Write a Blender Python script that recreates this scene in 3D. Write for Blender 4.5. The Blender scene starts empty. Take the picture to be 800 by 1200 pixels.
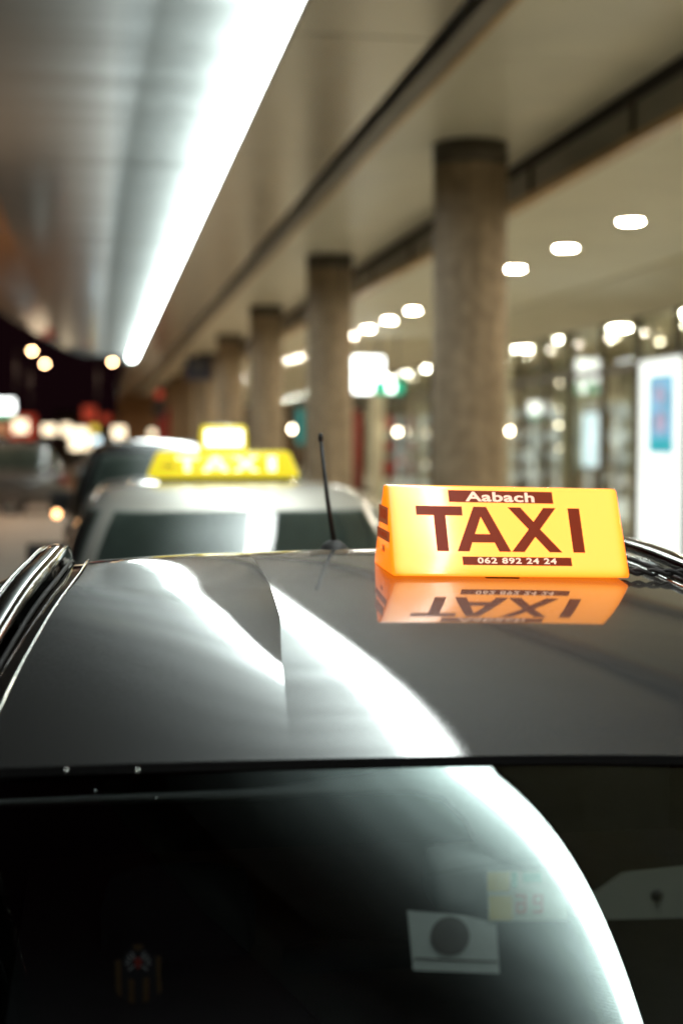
import bpy, bmesh, math, random
from mathutils import Vector, Matrix
random.seed(7)
C = bpy.context.scene
COL = C.collection
PI = math.pi

# ------------------------------------------------------------------ camera
EYE = 1.75                                   # camera height; shapes below are often written relative to it
F = 1667.0
yaw = math.atan(285 / F); pit = math.atan(85 / F)
cs, ss, cp, sp = math.cos(yaw), math.sin(yaw), math.cos(pit), math.sin(pit)
cam_d = bpy.data.cameras.new('camera'); cam = bpy.data.objects.new('camera', cam_d); COL.objects.link(cam)
Rv = Vector((cs, -ss, 0)); Fv = Vector((ss * cp, cs * cp, -sp)); Uv = Vector((ss * sp, cs * sp, cp))
m = Matrix((Rv, Uv, -Fv)).transposed().to_4x4(); m.translation = (0, 0, EYE)
cam.matrix_world = m
cam_d.sensor_fit = 'VERTICAL'; cam_d.sensor_height = 36; cam_d.sensor_width = 24
cam_d.lens = F / 1200 * 36
cam_d.clip_end = 2000; cam_d.clip_start = .05
cam_d.dof.use_dof = True; cam_d.dof.focus_distance = 2.30; cam_d.dof.aperture_fstop = 2.05
C.camera = cam

# ------------------------------------------------------------------ world, exposure
w = bpy.data.worlds.new('World'); C.world = w; w.use_nodes = True
bgn = w.node_tree.nodes['Background']
bgn.inputs['Color'].default_value = (.0052, .0016, .0024, 1); bgn.inputs['Strength'].default_value = 1.0
C.view_settings.view_transform = 'Standard'; C.view_settings.look = 'None'
C.view_settings.exposure = 0; C.view_settings.gamma = 1
C.cycles.use_denoising = True; C.cycles.max_bounces = 8; C.cycles.diffuse_bounces = 4; C.cycles.glossy_bounces = 5; C.cycles.transparent_max_bounces = 12
C.cycles.sample_clamp_indirect = 6; C.cycles.caustics_reflective = False; C.cycles.caustics_refractive = False

# ------------------------------------------------------------------ materials
def new_mat(name):
    m = bpy.data.materials.new(name); m.use_nodes = True
    nt = m.node_tree; return m, nt, nt.nodes['Principled BSDF']
def vary(nt, b, col, scale=6, amt=.25, bump=0, detail=5, stretch=None, rough=None):
    """colour mottling, roughness wear and fine relief from noise in object space"""
    tc = nt.nodes.new('ShaderNodeTexCoord'); mp = nt.nodes.new('ShaderNodeMapping')
    nt.links.new(tc.outputs['Object'], mp.inputs[0])
    if stretch: mp.inputs['Scale'].default_value = stretch
    n = nt.nodes.new('ShaderNodeTexNoise'); n.inputs['Scale'].default_value = scale; n.inputs['Detail'].default_value = detail
    nt.links.new(mp.outputs[0], n.inputs['Vector'])
    r = nt.nodes.new('ShaderNodeValToRGB')
    r.color_ramp.elements[0].position = .3; r.color_ramp.elements[1].position = .7
    r.color_ramp.elements[0].color = tuple(c * (1 - amt) for c in col) + (1,)
    r.color_ramp.elements[1].color = tuple(min(1, c * (1 + amt)) for c in col) + (1,)
    nt.links.new(n.outputs['Fac'], r.inputs[0]); nt.links.new(r.outputs[0], b.inputs['Base Color'])
    if rough:
        mr = nt.nodes.new('ShaderNodeMapRange'); mr.inputs['To Min'].default_value = rough[0]; mr.inputs['To Max'].default_value = rough[1]
        nt.links.new(n.outputs['Fac'], mr.inputs['Value']); nt.links.new(mr.outputs[0], b.inputs['Roughness'])
    if bump:
        bp = nt.nodes.new('ShaderNodeBump'); bp.inputs['Strength'].default_value = bump; bp.inputs['Distance'].default_value = .01
        nt.links.new(n.outputs['Fac'], bp.inputs['Height']); nt.links.new(bp.outputs[0], b.inputs['Normal'])
def mat(name, col, rough=.5, metal=0, coat=0, coat_rough=.03, spec=.5, scale=6, amt=.15, bump=0, stretch=None, rr=None, coat_ior=1.5):
    m, nt, b = new_mat(name)
    b.inputs['Base Color'].default_value = (*col, 1); b.inputs['Roughness'].default_value = rough
    b.inputs['Metallic'].default_value = metal; b.inputs['Coat Weight'].default_value = coat
    b.inputs['Coat Roughness'].default_value = coat_rough; b.inputs['Coat IOR'].default_value = coat_ior
    b.inputs['Specular IOR Level'].default_value = spec
    if amt: vary(nt, b, col, scale, amt, bump, stretch=stretch, rough=rr)
    return m
def emit(name, col, s, amt=0, scale=3):
    m, nt, b = new_mat(name)
    b.inputs['Base Color'].default_value = (*[c * .6 for c in col], 1); b.inputs['Roughness'].default_value = .3
    b.inputs['Emission Color'].default_value = (*col, 1); b.inputs['Emission Strength'].default_value = s
    if amt:
        tc = nt.nodes.new('ShaderNodeTexCoord'); n = nt.nodes.new('ShaderNodeTexNoise'); n.inputs['Scale'].default_value = scale
        nt.links.new(tc.outputs['Object'], n.inputs['Vector'])
        mr = nt.nodes.new('ShaderNodeMapRange'); mr.inputs['From Min'].default_value = .3; mr.inputs['From Max'].default_value = .7
        mr.inputs['To Min'].default_value = s * (1 - amt); mr.inputs['To Max'].default_value = s * (1 + amt)
        nt.links.new(n.outputs['Fac'], mr.inputs['Value']); nt.links.new(mr.outputs[0], b.inputs['Emission Strength'])
    return m
def glass(name, tint, rough=.0, ior=1.5, gcol=(1, 1, 1)):
    m = bpy.data.materials.new(name); m.use_nodes = True; nt = m.node_tree; nt.nodes.clear()
    o = nt.nodes.new('ShaderNodeOutputMaterial'); mx = nt.nodes.new('ShaderNodeMixShader')
    t = nt.nodes.new('ShaderNodeBsdfTransparent'); g = nt.nodes.new('ShaderNodeBsdfGlossy'); f = nt.nodes.new('ShaderNodeFresnel')
    t.inputs[0].default_value = (*tint, 1); g.inputs['Roughness'].default_value = rough; g.inputs['Color'].default_value = (*gcol, 1)
    # the same reflectance from either side of the sheet
    ge = nt.nodes.new('ShaderNodeNewGeometry'); mr = nt.nodes.new('ShaderNodeMapRange')
    mr.inputs['To Min'].default_value = ior; mr.inputs['To Max'].default_value = 1 / ior
    nt.links.new(ge.outputs['Backfacing'], mr.inputs['Value']); nt.links.new(mr.outputs[0], f.inputs[0])
    nt.links.new(f.outputs[0], mx.inputs[0]); nt.links.new(t.outputs[0], mx.inputs[1]); nt.links.new(g.outputs[0], mx.inputs[2])
    nt.links.new(mx.outputs[0], o.inputs[0]); return m

M = {}
M['paint'] = mat('grey_metallic_paint', (.010, .0095, .009), .5, .0, 1, .0, spec=.2, amt=.06, scale=900, coat_ior=1.76)
# orange peel and fine dust film in the clear coat
_nt = M['paint'].node_tree; _b = _nt.nodes['Principled BSDF']
_tc = _nt.nodes.new('ShaderNodeTexCoord'); _n = _nt.nodes.new('ShaderNodeTexNoise'); _n.inputs['Scale'].default_value = 420; _n.inputs['Detail'].default_value = 3
_nt.links.new(_tc.outputs['Object'], _n.inputs['Vector']); _bp = _nt.nodes.new('ShaderNodeBump'); _bp.inputs['Strength'].default_value = .06; _bp.inputs['Distance'].default_value = .0006
_nt.links.new(_n.outputs['Fac'], _bp.inputs['Height']); _nt.links.new(_bp.outputs[0], _b.inputs['Coat Normal'])
_n2 = _nt.nodes.new('ShaderNodeTexNoise'); _n2.inputs['Scale'].default_value = 7; _n2.inputs['Detail'].default_value = 8; _nt.links.new(_tc.outputs['Object'], _n2.inputs['Vector'])
_mr = _nt.nodes.new('ShaderNodeMapRange'); _mr.inputs['From Min'].default_value = .45; _mr.inputs['From Max'].default_value = .75; _mr.inputs['To Min'].default_value = .0; _mr.inputs['To Max'].default_value = .045
_nt.links.new(_n2.outputs['Fac'], _mr.inputs['Value']); _nt.links.new(_mr.outputs[0], _b.inputs['Coat Roughness'])
M['silver'] = mat('silver_paint', (.58, .56, .50), .40, .35, 1, .02, amt=.04, scale=400)
M['black_paint'] = mat('black_paint', (.012, .012, .014), .2, 0, 1, .02, amt=.1)
M['dark_paint'] = mat('dark_grey_paint', (.06, .055, .05), .3, .5, 1, .04, amt=.1)
M['grey_paint'] = mat('mid_grey_paint', (.10, .095, .09), .35, .5, 1, .05, amt=.1)
M['gloss_black'] = mat('gloss_black_trim', (.008, .006, .005), .08, 0, 1, .02, amt=.2, scale=20)
M['rubber'] = mat('black_rubber', (.012, .011, .011), .7, amt=.3, scale=40, bump=.2)
M['seal_black'] = mat('matt_black_seal', (.004, .0035, .0035), .9, spec=.1, amt=.2)
M['plastic'] = mat('black_plastic', (.015, .014, .014), .45, amt=.3, scale=60, bump=.1)
M['chrome'] = mat('chrome', (.75, .75, .72), .09, 1, amt=.03)
M['alloy'] = mat('alloy', (.45, .44, .42), .3, 1, amt=.1)
M['rear_glass'] = glass('tinted_rear_glass', (.42, .45, .45), .012, 1.85, (.86, 1, .98))
M['car_glass'] = glass('car_glass', (.5, .55, .53), .02, 1.75)
M['shop_glass'] = glass('shop_glass', (.9, .93, .9), .01, 1.45)
M['glass_backing'] = mat('dim_cabin', (.15, .17, .155), .8, amt=.4, scale=3)
M['frit'] = mat('black_frit', (.006, .006, .007), .25, amt=.2)
M['inner_trim'] = mat('grey_interior_trim', (.16, .165, .165), .8, amt=.1, scale=30, bump=.1)
M['hatch_grey'] = mat('hatch_headlining', (.42, .43, .42), .9, amt=.1)
M['dark_trim'] = mat('dark_interior', (.02, .018, .02), .85, amt=.2, scale=20)
M['cream_trim'] = mat('cream_interior', (.22, .21, .17), .8, amt=.1)
M['paper'] = mat('white_card', (.62, .64, .60), .6, amt=.06, scale=30)
M['grey_disc'] = mat('grey_disc', (.10, .08, .07), .6, amt=.1)
M['metal_canopy'] = mat('brushed_canopy_metal', (.17, .18, .17), .16, 1, amt=.12, scale=2.2, stretch=(.6, 5, 1), rr=(.05, .16))
M['soffit_gloss'] = mat('lacquered_soffit_panel', (.40, .375, .31), .24, .6, amt=.05, scale=1.5, rr=(.20, .28))
M['soffit'] = mat('beige_soffit_panel', (.64, .60, .48), .38, 0, spec=.6, amt=.08, scale=1.2, rr=(.3, .45))
M['ceiling'] = mat('arcade_ceiling_paint', (.74, .70, .56), .6, amt=.05, scale=1.0)
M['dark_gap'] = mat('dark_gap', (.015, .012, .010), .8, amt=.3)
M['beam'] = mat('grey_beam', (.16, .14, .115), .5, amt=.15, scale=2)
M['brass'] = mat('brass_trim', (.50, .33, .15), .4, .4, amt=.15, scale=4)
M['fascia'] = mat('grey_green_fascia', (.15, .145, .115), .35, amt=.12, scale=2)
M['capital'] = mat('dark_capital', (.09, .075, .055), .6, amt=.25, scale=5)
M['mullion'] = mat('bronze_mullion', (.07, .055, .035), .45, .3, amt=.2, scale=6)
M['pale_post'] = mat('pale_post', (.62, .57, .42), .6, amt=.08)
M['wall'] = mat('shop_wall', (.52, .46, .34), .8, amt=.2, scale=1)
M['dark_wall'] = mat('dark_wall', (.05, .045, .045), .8, amt=.3, scale=1)
M['floor'] = mat('stone_floor', (.22, .20, .16), .35, amt=.2, scale=3)
M['red'] = mat('red_fabric', (.30, .03, .02), .7, amt=.2)
M['blue_poster'] = mat('blue_poster', (.02, .18, .35), .5, amt=.3, scale=3)
M['navy'] = mat('navy_enamel', (.03, .035, .07), .35, amt=.1)
M['lamp_body'] = mat('lamp_body', (.05, .05, .05), .5, amt=.1)
M['strip'] = emit('light_strip', (.93, 1.0, .97), 24)
M['trough_glow'] = emit('glowing_trough_wall', (.90, 1.0, .97), 9)  # trough wall given its own glow beside the strip
def strip_glow_mat():
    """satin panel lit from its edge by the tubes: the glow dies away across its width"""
    m, nt, b = new_mat('canopy_metal_painted_glow'); b.inputs['Base Color'].default_value = (.17, .18, .17, 1); b.inputs['Roughness'].default_value = .14; b.inputs['Metallic'].default_value = 1
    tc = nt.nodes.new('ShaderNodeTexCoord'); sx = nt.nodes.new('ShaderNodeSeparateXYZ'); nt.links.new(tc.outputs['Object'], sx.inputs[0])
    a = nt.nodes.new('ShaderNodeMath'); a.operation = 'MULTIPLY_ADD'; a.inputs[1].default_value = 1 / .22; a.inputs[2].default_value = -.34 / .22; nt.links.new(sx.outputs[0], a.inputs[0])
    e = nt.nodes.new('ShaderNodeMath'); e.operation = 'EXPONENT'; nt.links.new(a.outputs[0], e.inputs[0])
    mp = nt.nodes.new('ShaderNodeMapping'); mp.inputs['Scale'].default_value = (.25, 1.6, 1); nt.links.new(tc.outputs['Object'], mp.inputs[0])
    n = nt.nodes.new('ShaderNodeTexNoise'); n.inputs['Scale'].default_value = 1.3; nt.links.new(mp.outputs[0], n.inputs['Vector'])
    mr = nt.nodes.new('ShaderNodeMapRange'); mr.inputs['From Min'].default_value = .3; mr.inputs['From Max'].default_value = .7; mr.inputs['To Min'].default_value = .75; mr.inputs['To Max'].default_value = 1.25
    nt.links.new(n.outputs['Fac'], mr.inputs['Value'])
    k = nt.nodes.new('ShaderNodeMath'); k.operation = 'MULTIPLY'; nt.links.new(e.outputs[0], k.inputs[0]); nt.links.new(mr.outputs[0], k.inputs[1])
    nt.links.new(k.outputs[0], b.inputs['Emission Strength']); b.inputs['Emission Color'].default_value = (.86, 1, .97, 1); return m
M['glow_face'] = strip_glow_mat()  # emission imitates the strip's glow on the canopy metal
M['fin'] = mat('added_fin_metal', (.36, .37, .365), .5, .2, amt=.08)  # for the added fins that dim the painted glow
M['shop_light'] = emit('shop_ceiling_light', (1, .96, .82), 210)
M['downlight'] = emit('downlight_diffuser', (1, .90, .70), 255)
M['warm_lamp'] = emit('warm_lamp', (1, .62, .30), 60)
M['globe'] = emit('globe_lamp', (1, .85, .62), 26)
M['headlight'] = emit('headlight', (1, .84, .62), 4)
M['headlight_cool'] = emit('headlight_cool', (.75, .95, 1), 12)
M['amber'] = emit('amber_marker', (1, .50, .20), 9)
M['taillight'] = emit('tail_light', (1, .06, .02), 1.6)
M['sign_white'] = emit('white_lit_panel', (.95, 1, .97), 5)
M['sign_green'] = emit('green_lit_panel', (.02, .55, .32), 1.0)
M['sign_red'] = emit('red_lit_panel', (1, .12, .06), .28)
M['sign_amber'] = emit('amber_lit_panel', (1, .5, .25), .45)
M['sign_yellow'] = emit('yellow_lit_panel', (1, .75, .1), 1.2)
M['screen_blue'] = emit('blue_white_screen', (.75, .9, 1), 1.6, .15, 2)
M['poster_white'] = emit('poster_backlight', (.93, 1, .97), 1.25, .12, 1)
M['poster_blue'] = emit('backlit_blue_print', (.16, .42, .62), .85, .5, 4)
M['poster_pink'] = emit('backlit_pink_print', (.50, .42, .52), .7, .3, 6)
M['poster_teal'] = emit('backlit_teal_print', (.03, .42, .52), .8, .4, 5)
M['shop_warm'] = emit('lit_shop_window_warm', (1, .82, .55), 2.6, .7, 2.2)
M['shop_cool'] = emit('lit_shop_window_cool', (.80, .95, .92), 2.8, .7, 1.7)
M['shop_dim'] = emit('lit_shop_window_dim', (.50, .53, .50), 1.2, .8, 2.5)

# asphalt and brick as their own graphs
def brick_mat():
    m, nt, b = new_mat('warm_brick_wall'); tc = nt.nodes.new('ShaderNodeTexCoord')
    br = nt.nodes.new('ShaderNodeTexBrick'); br.inputs['Color1'].default_value = (.42, .23, .11, 1); br.inputs['Color2'].default_value = (.34, .17, .08, 1)
    br.inputs['Mortar'].default_value = (.3, .25, .18, 1); br.inputs['Scale'].default_value = 4
    nt.links.new(tc.outputs['Object'], br.inputs[0]); nt.links.new(br.outputs[0], b.inputs['Base Color']); b.inputs['Roughness'].default_value = .8; return m
M['brick'] = brick_mat()
M['asphalt'] = mat('asphalt', (.15, .132, .108), .75, amt=.3, scale=25, bump=.4)
M['paving'] = mat('concrete_paving', (.46, .42, .34), .6, amt=.2, scale=4, bump=.1)
def concrete():
    m, nt, b = new_mat('board_marked_concrete'); b.inputs['Roughness'].default_value = .75
    tc = nt.nodes.new('ShaderNodeTexCoord'); mp = nt.nodes.new('ShaderNodeMapping'); mp.inputs['Scale'].default_value = (5, 5, .45)
    n = nt.nodes.new('ShaderNodeTexNoise'); n.inputs['Scale'].default_value = 2.2; n.inputs['Detail'].default_value = 8
    n2 = nt.nodes.new('ShaderNodeTexNoise'); n2.inputs['Scale'].default_value = 9; n2.inputs['Detail'].default_value = 6
    nt.links.new(tc.outputs['Object'], mp.inputs[0]); nt.links.new(mp.outputs[0], n.inputs['Vector']); nt.links.new(tc.outputs['Object'], n2.inputs['Vector'])
    mx = nt.nodes.new('ShaderNodeMath'); mx.operation = 'MULTIPLY'; nt.links.new(n.outputs['Fac'], mx.inputs[0]); nt.links.new(n2.outputs['Fac'], mx.inputs[1])
    r = nt.nodes.new('ShaderNodeValToRGB'); r.color_ramp.elements[0].position = .12; r.color_ramp.elements[1].position = .42
    r.color_ramp.elements[0].color = (.20, .145, .09, 1); r.color_ramp.elements[1].color = (.44, .33, .215, 1)
    nt.links.new(mx.outputs[0], r.inputs[0]); nt.links.new(r.outputs[0], b.inputs['Base Color'])
    bp = nt.nodes.new('ShaderNodeBump'); bp.inputs['Strength'].default_value = .3; bp.inputs['Distance'].default_value = .01
    nt.links.new(n.outputs['Fac'], bp.inputs['Height']); nt.links.new(bp.outputs[0], b.inputs['Normal']); return m
M['concrete'] = concrete()

# ------------------------------------------------------------------ helpers
def link(name, me, mt, parent=None, smooth=False):
    o = bpy.data.objects.new(name, me); COL.objects.link(o)
    if mt is not None and not me.materials: me.materials.append(M[mt])
    if smooth:
        for p in me.polygons: p.use_smooth = True
    if parent is not None: o.parent = parent
    return o
def mesh(name, V, Fc, mt, parent=None, smooth=False):
    me = bpy.data.meshes.new(name); me.from_pydata([tuple(v) for v in V], [], Fc); me.update()
    return link(name, me, mt, parent, smooth)
def from_bm(name, bm, mt, parent=None, smooth=False):
    me = bpy.data.meshes.new(name); bm.to_mesh(me); bm.free(); return link(name, me, mt, parent, smooth)
def thing(name, label, cat, loc=(0, 0, 0), group=None, rz=0):
    o = bpy.data.objects.new(name, None); COL.objects.link(o); o.location = loc; o.rotation_euler = (0, 0, rz)
    return tag(o, label, cat, group)
def tag(o, label=None, cat=None, group=None, kind=None):
    if label: o['label'] = label
    if cat: o['category'] = cat
    if group: o['group'] = group
    if kind: o['kind'] = kind
    return o
def struct(o): o['kind'] = 'structure'; return o
def bm_box(bm, x0, x1, y0, y1, z0, z1, bevel=0):
    r = bmesh.ops.create_cube(bm, size=1)
    for v in r['verts']:
        v.co = ((x0 + x1) / 2 + v.co.x * (x1 - x0), (y0 + y1) / 2 + v.co.y * (y1 - y0), (z0 + z1) / 2 + v.co.z * (z1 - z0))
    if bevel:
        ed = set(e for v in r['verts'] for e in v.link_edges)
        bmesh.ops.bevel(bm, geom=list(ed), offset=bevel, segments=2, profile=.6, affect='EDGES')
def box(name, x0, x1, y0, y1, z0, z1, mt, parent=None, bevel=0):
    bm = bmesh.new(); bm_box(bm, x0, x1, y0, y1, z0, z1, bevel); return from_bm(name, bm, mt, parent)
def tube_geo(path, rad, n=10, cap=True, squash=None):
    V, Fc = [], []
    pts = [Vector(p) for p in path]
    up = Vector((0, 0, 1))
    for i, p in enumerate(pts):
        a = pts[max(0, i - 1)]; b = pts[min(len(pts) - 1, i + 1)]
        d = (b - a).normalized(); u = up if abs(d.z) < .95 else Vector((1, 0, 0))
        s = d.cross(u).normalized(); t = s.cross(d).normalized()
        r = rad[i] if isinstance(rad, (list, tuple)) else rad
        for k in range(n):
            a_ = 2 * PI * k / n
            V.append(p + s * math.cos(a_) * r * (squash[0] if squash else 1) + t * math.sin(a_) * r * (squash[1] if squash else 1))
    for i in range(len(pts) - 1):
        for k in range(n):
            Fc.append((i * n + k, i * n + (k + 1) % n, (i + 1) * n + (k + 1) % n, (i + 1) * n + k))
    if cap:
        Fc.append(tuple(range(n))[::-1]); Fc.append(tuple((len(pts) - 1) * n + k for k in range(n)))
    return V, Fc
def tube(name, path, rad, mt, parent=None, n=10, squash=None):
    V, Fc = tube_geo(path, rad, n, True, squash); return mesh(name, V, Fc, mt, parent, True)
def lathe_geo(prof, n=24, center=(0, 0, 0), axis='Z'):
    V, Fc = [], []
    for r, z in prof:
        for k in range(n):
            a = 2 * PI * k / n; x, y = r * math.cos(a), r * math.sin(a)
            p = (x, y, z) if axis == 'Z' else ((z, x, y) if axis == 'X' else (x, z, y))
            V.append((p[0] + center[0], p[1] + center[1], p[2] + center[2]))
    for i in range(len(prof) - 1):
        for k in range(n): Fc.append((i * n + k, i * n + (k + 1) % n, (i + 1) * n + (k + 1) % n, (i + 1) * n + k))
    return V, Fc
def lathe(name, prof, mt, parent=None, n=24, center=(0, 0, 0), axis='Z', smooth=True):
    V, Fc = lathe_geo(prof, n, center, axis); return mesh(name, V, Fc, mt, parent, smooth)
def grid(name, fn, us, vs, mt, parent=None, smooth=True, thick=0):
    V = [fn(u, v) for v in vs for u in us]; nu = len(us)
    Fc = [(j * nu + i, j * nu + i + 1, (j + 1) * nu + i + 1, (j + 1) * nu + i) for j in range(len(vs) - 1) for i in range(nu - 1)]
    o = mesh(name, V, Fc, mt, parent, smooth)
    if thick:
        s = o.modifiers.new('solid', 'SOLIDIFY'); s.thickness = thick; s.offset = -1
    return o
def smooth_interp(t, xs, ys):
    if t <= xs[0] or t >= xs[-1]: return interp(t, xs, ys)
    i = max(k for k in range(len(xs) - 1) if xs[k] <= t)
    def sl(k):
        a, b = max(0, k - 1), min(len(xs) - 1, k + 1); return (ys[b] - ys[a]) / (xs[b] - xs[a])
    h = xs[i + 1] - xs[i]; u = (t - xs[i]) / h
    return (2 * u ** 3 - 3 * u * u + 1) * ys[i] + (u ** 3 - 2 * u * u + u) * h * sl(i) + (-2 * u ** 3 + 3 * u * u) * ys[i + 1] + (u ** 3 - u * u) * h * sl(i + 1)
def lin(a, b, n): return [a + (b - a) * i / (n - 1) for i in range(n)]
def interp(t, xs, ys):
    if t <= xs[0]:
        return ys[0] + (ys[1] - ys[0]) / (xs[1] - xs[0]) * (t - xs[0])
    for i in range(len(xs) - 1):
        if t <= xs[i + 1]: return ys[i] + (ys[i + 1] - ys[i]) * (t - xs[i]) / (xs[i + 1] - xs[i])
    return ys[-1] + (ys[-1] - ys[-2]) / (xs[-1] - xs[-2]) * (t - xs[-1])
def at(x, y, depth):
    """a point of the place at a distance along the view, measured on the photograph"""
    d = Rv * ((x - 400) / F) + Fv - Uv * ((y - 600) / F)
    return Vector((0, 0, EYE)) + d * depth
def copy_tree(o, parent=None):
    c = o.copy(); COL.objects.link(c)
    if parent is not None: c.parent = parent
    for ch in list(o.children): copy_tree(ch, c)
    return c
def text_mesh(name, body, size, mt, parent=None, bold=.0, extrude=.0006, align='CENTER', spacing=1.0):
    cu = bpy.data.curves.new(name, 'FONT'); cu.body = body; cu.size = size; cu.offset = bold; cu.extrude = extrude
    cu.align_x = align; cu.align_y = 'CENTER'; cu.space_character = spacing; cu.resolution_u = 4
    t = bpy.data.objects.new(name + '_src', cu); COL.objects.link(t)
    bpy.context.view_layer.update()
    me = bpy.data.meshes.new_from_object(t.evaluated_get(bpy.context.evaluated_depsgraph_get())); me.materials.clear(); me.name = name
    bpy.data.objects.remove(t); bpy.data.curves.remove(cu)
    return link(name, me, mt, parent)
# block capitals for the roof signs: polygons in a unit-high box
def cap_polys(ch):
    if ch == 'T': return .88, [[(0, 1), (0, .80), (.33, .80), (.33, 0), (.55, 0), (.55, .80), (.88, .80), (.88, 1)]], .0
    if ch == 'A': return 1.0, [[(0, 0), (.38, 1), (.62, 1), (.5, .78), (.5, .78), (.36, .40), (.22, 0)],
                               [(.62, 1), (1.0, 0), (.78, 0), (.64, .40), (.5, .78)],
                               [(.28, .2), (.345, .385), (.655, .385), (.72, .2)]], 0
    if ch == 'X': return 1.0, [[(.0, 0), (.385, .51), (.02, 1), (.27, 1), (.5, .68), (.5, .34), (.25, 0)],
                               [(1.0, 0), (.75, 0), (.5, .34), (.5, .68), (.73, 1), (.98, 1), (.615, .51)]], 0
    return .22, [[(0, 0), (0, 1), (.22, 1), (.22, 0)]], 0
def taxi_word(name, x0, widths, z0, z1, mt, parent, place, thick=.0007):
    """TAXI in heavy capitals; place(u, v, w) maps sign-face coordinates to 3D"""
    out = []
    for ch, (a, b) in zip('TAXI', widths):
        wd, polys, _ = cap_polys(ch); V, Fc = [], []
        for pl in polys:
            pl = [p for i, p in enumerate(pl) if p != pl[i - 1]]
            n = len(pl); s = len(V)
            for lay in (thick, -.0004):
                for (u, v) in pl: V.append(place(a + (b - a) * u / wd, z0 + (z1 - z0) * v, lay))
            Fc.append(tuple(range(s, s + n))); Fc.append(tuple(range(s + n, s + 2 * n))[::-1])
            for i in range(n): Fc.append((s + i, s + (i + 1) % n, s + n + (i + 1) % n, s + n + i))
        out.append(mesh(name, V, Fc, mt, parent))
    return out

# ================================================================== LARGE STRUCTURE
# ------------------------------------------------------------------ ground
struct(mesh('ground', [(-400, -200, -.02), (400, -200, -.02), (400, 800, -.02), (-400, 800, -.02)], [(0, 1, 2, 3)], 'asphalt'))
struct(box('road', -30, 1.75, -12, 130, -.015, 0.0, 'asphalt'))
kerb_x = 1.80
struct(box('kerb', kerb_x - .12, kerb_x, -12, 90, 0.001, .125, 'paving', bevel=.012))
struct(box('pavement', kerb_x + .003, 8.6, -12, 90, -.01, .12, 'paving'))
struct(box('shop_floor', 8.603, 15, -2, 90, -.01, .125, 'floor'))

# ------------------------------------------------------------------ station building: soffit, beam, fascia, arcade ceiling
H2 = EYE + 2.55; H3 = EYE + 2.15
bld = thing('station_building', 'beige arcade roof over the pavement carried on round concrete columns', 'building')
Y0, Y1 = -6, 84
def panels(name, x0, x1, z, t, mt, step, start=Y0, gap=.014, end=Y1):
    y = start
    src = None
    while y < end - .1:
        if src is None:
            src = box(name, x0, x1, gap / 2, step - gap / 2, 0, t, mt, bld, .004); src.location = (0, y, z)
        else:
            c = src.copy(); COL.objects.link(c); c.location = (0, y, z)
        y += step
panels('gloss_soffit_panel', 1.12, 2.13, H2, .02, 'soffit_gloss', 3.75)
box('shadow_gap', 2.13, 2.235, Y0, Y1, H2 + .07, H2 + .12, 'dark_gap', bld)
box('edge_beam', 2.237, 2.385, Y0, Y1, H2 - .005, H2 + .25, 'beam', bld)
box('edge_trim', 2.387, 2.43, Y0, Y1, H2 - .012, H2 + .2, 'brass', bld)
panels('soffit_panel', 2.436, 3.84, H2, .02, 'soffit', 5.0, start=Y0 + .35)
box('roof_slab', 1.1, 9.3, Y0, Y1, H2 + .26, H2 + .62, 'beam', bld)
box('fascia_top_rail', 3.842, 3.90, Y0, Y1, H2 - .10, H2 + .2, 'dark_gap', bld)
fs = None; y = Y0 + 1.1
while y < Y1 - 2:
    if fs is None: fs = box('fascia_panel', 3.86, 3.90, .03, 2.45, H3 + .055, H2 - .104, 'fascia', bld); fs.location.y = y; fp = box('fascia_post', 3.835, 3.9, -.03, .027, H3 + .055, H2 - .104, 'mullion', bld); fp.location.y = y
    else:
        for s in (fs, fp):
            c = s.copy(); COL.objects.link(c); c.location.y = y
    y += 2.48
box('fascia_bottom_trim', 3.82, 3.94, Y0, Y1, H3 - .01, H3 + .052, 'brass', bld)
box('arcade_ceiling', 3.943, 6.75, Y0, Y1, H3, H3 + .03, 'ceiling', bld)
# cove bending down to the head of the shopfront
cv = [(6.753, H3 + .002), (7.1, H3 - .02), (7.4, H3 - .075), (7.7, H3 - .17), (7.95, H3 - .31)]
grid('ceiling_cove', lambda u, v: (interp(u, range(5), [c[0] for c in cv]), v, interp(u, range(5), [c[1] for c in cv])), lin(0, 4, 17), [Y0, Y1], 'ceiling', bld, True, .02)

# columns
colm = thing('concrete_column', 'nearest and widest round concrete column with a dark capital, behind the yellow roof sign', 'column', (3.2, 12.1, .12), 'concrete columns along the arcade')
hc = H2 - .12
lathe('shaft', [(.0, 0), (.315, 0), (.32, .02), (.32, hc - .21), (.312, hc - .195)], 'concrete', colm, 48)
lathe('capital', [(.315, hc - .193), (.325, hc - .18), (.325, hc - .003), (.1, hc - .002)], 'capital', colm, 48)
cl = ['second concrete column from the yellow roof sign, rising behind the black antenna',
      'third concrete column down the arcade, left of the antenna',
      'fourth concrete column down the arcade, right above the lit lamp box of the far taxi sign',
      'fifth concrete column down the arcade, beside the hanging navy sign',
      'sixth concrete column, far down the arcade', 'seventh concrete column, next to last down the arcade',
      'eighth concrete column, farthest down the arcade']
for i in range(1, 8):
    c = copy_tree(colm); c.location.y = 12.1 + 7.6 * i; c['label'] = cl[i - 1]
c = copy_tree(colm); c.location.y = 4.5; c['label'] = 'round concrete column beside the near taxi, just out of the frame to the right'

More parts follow.
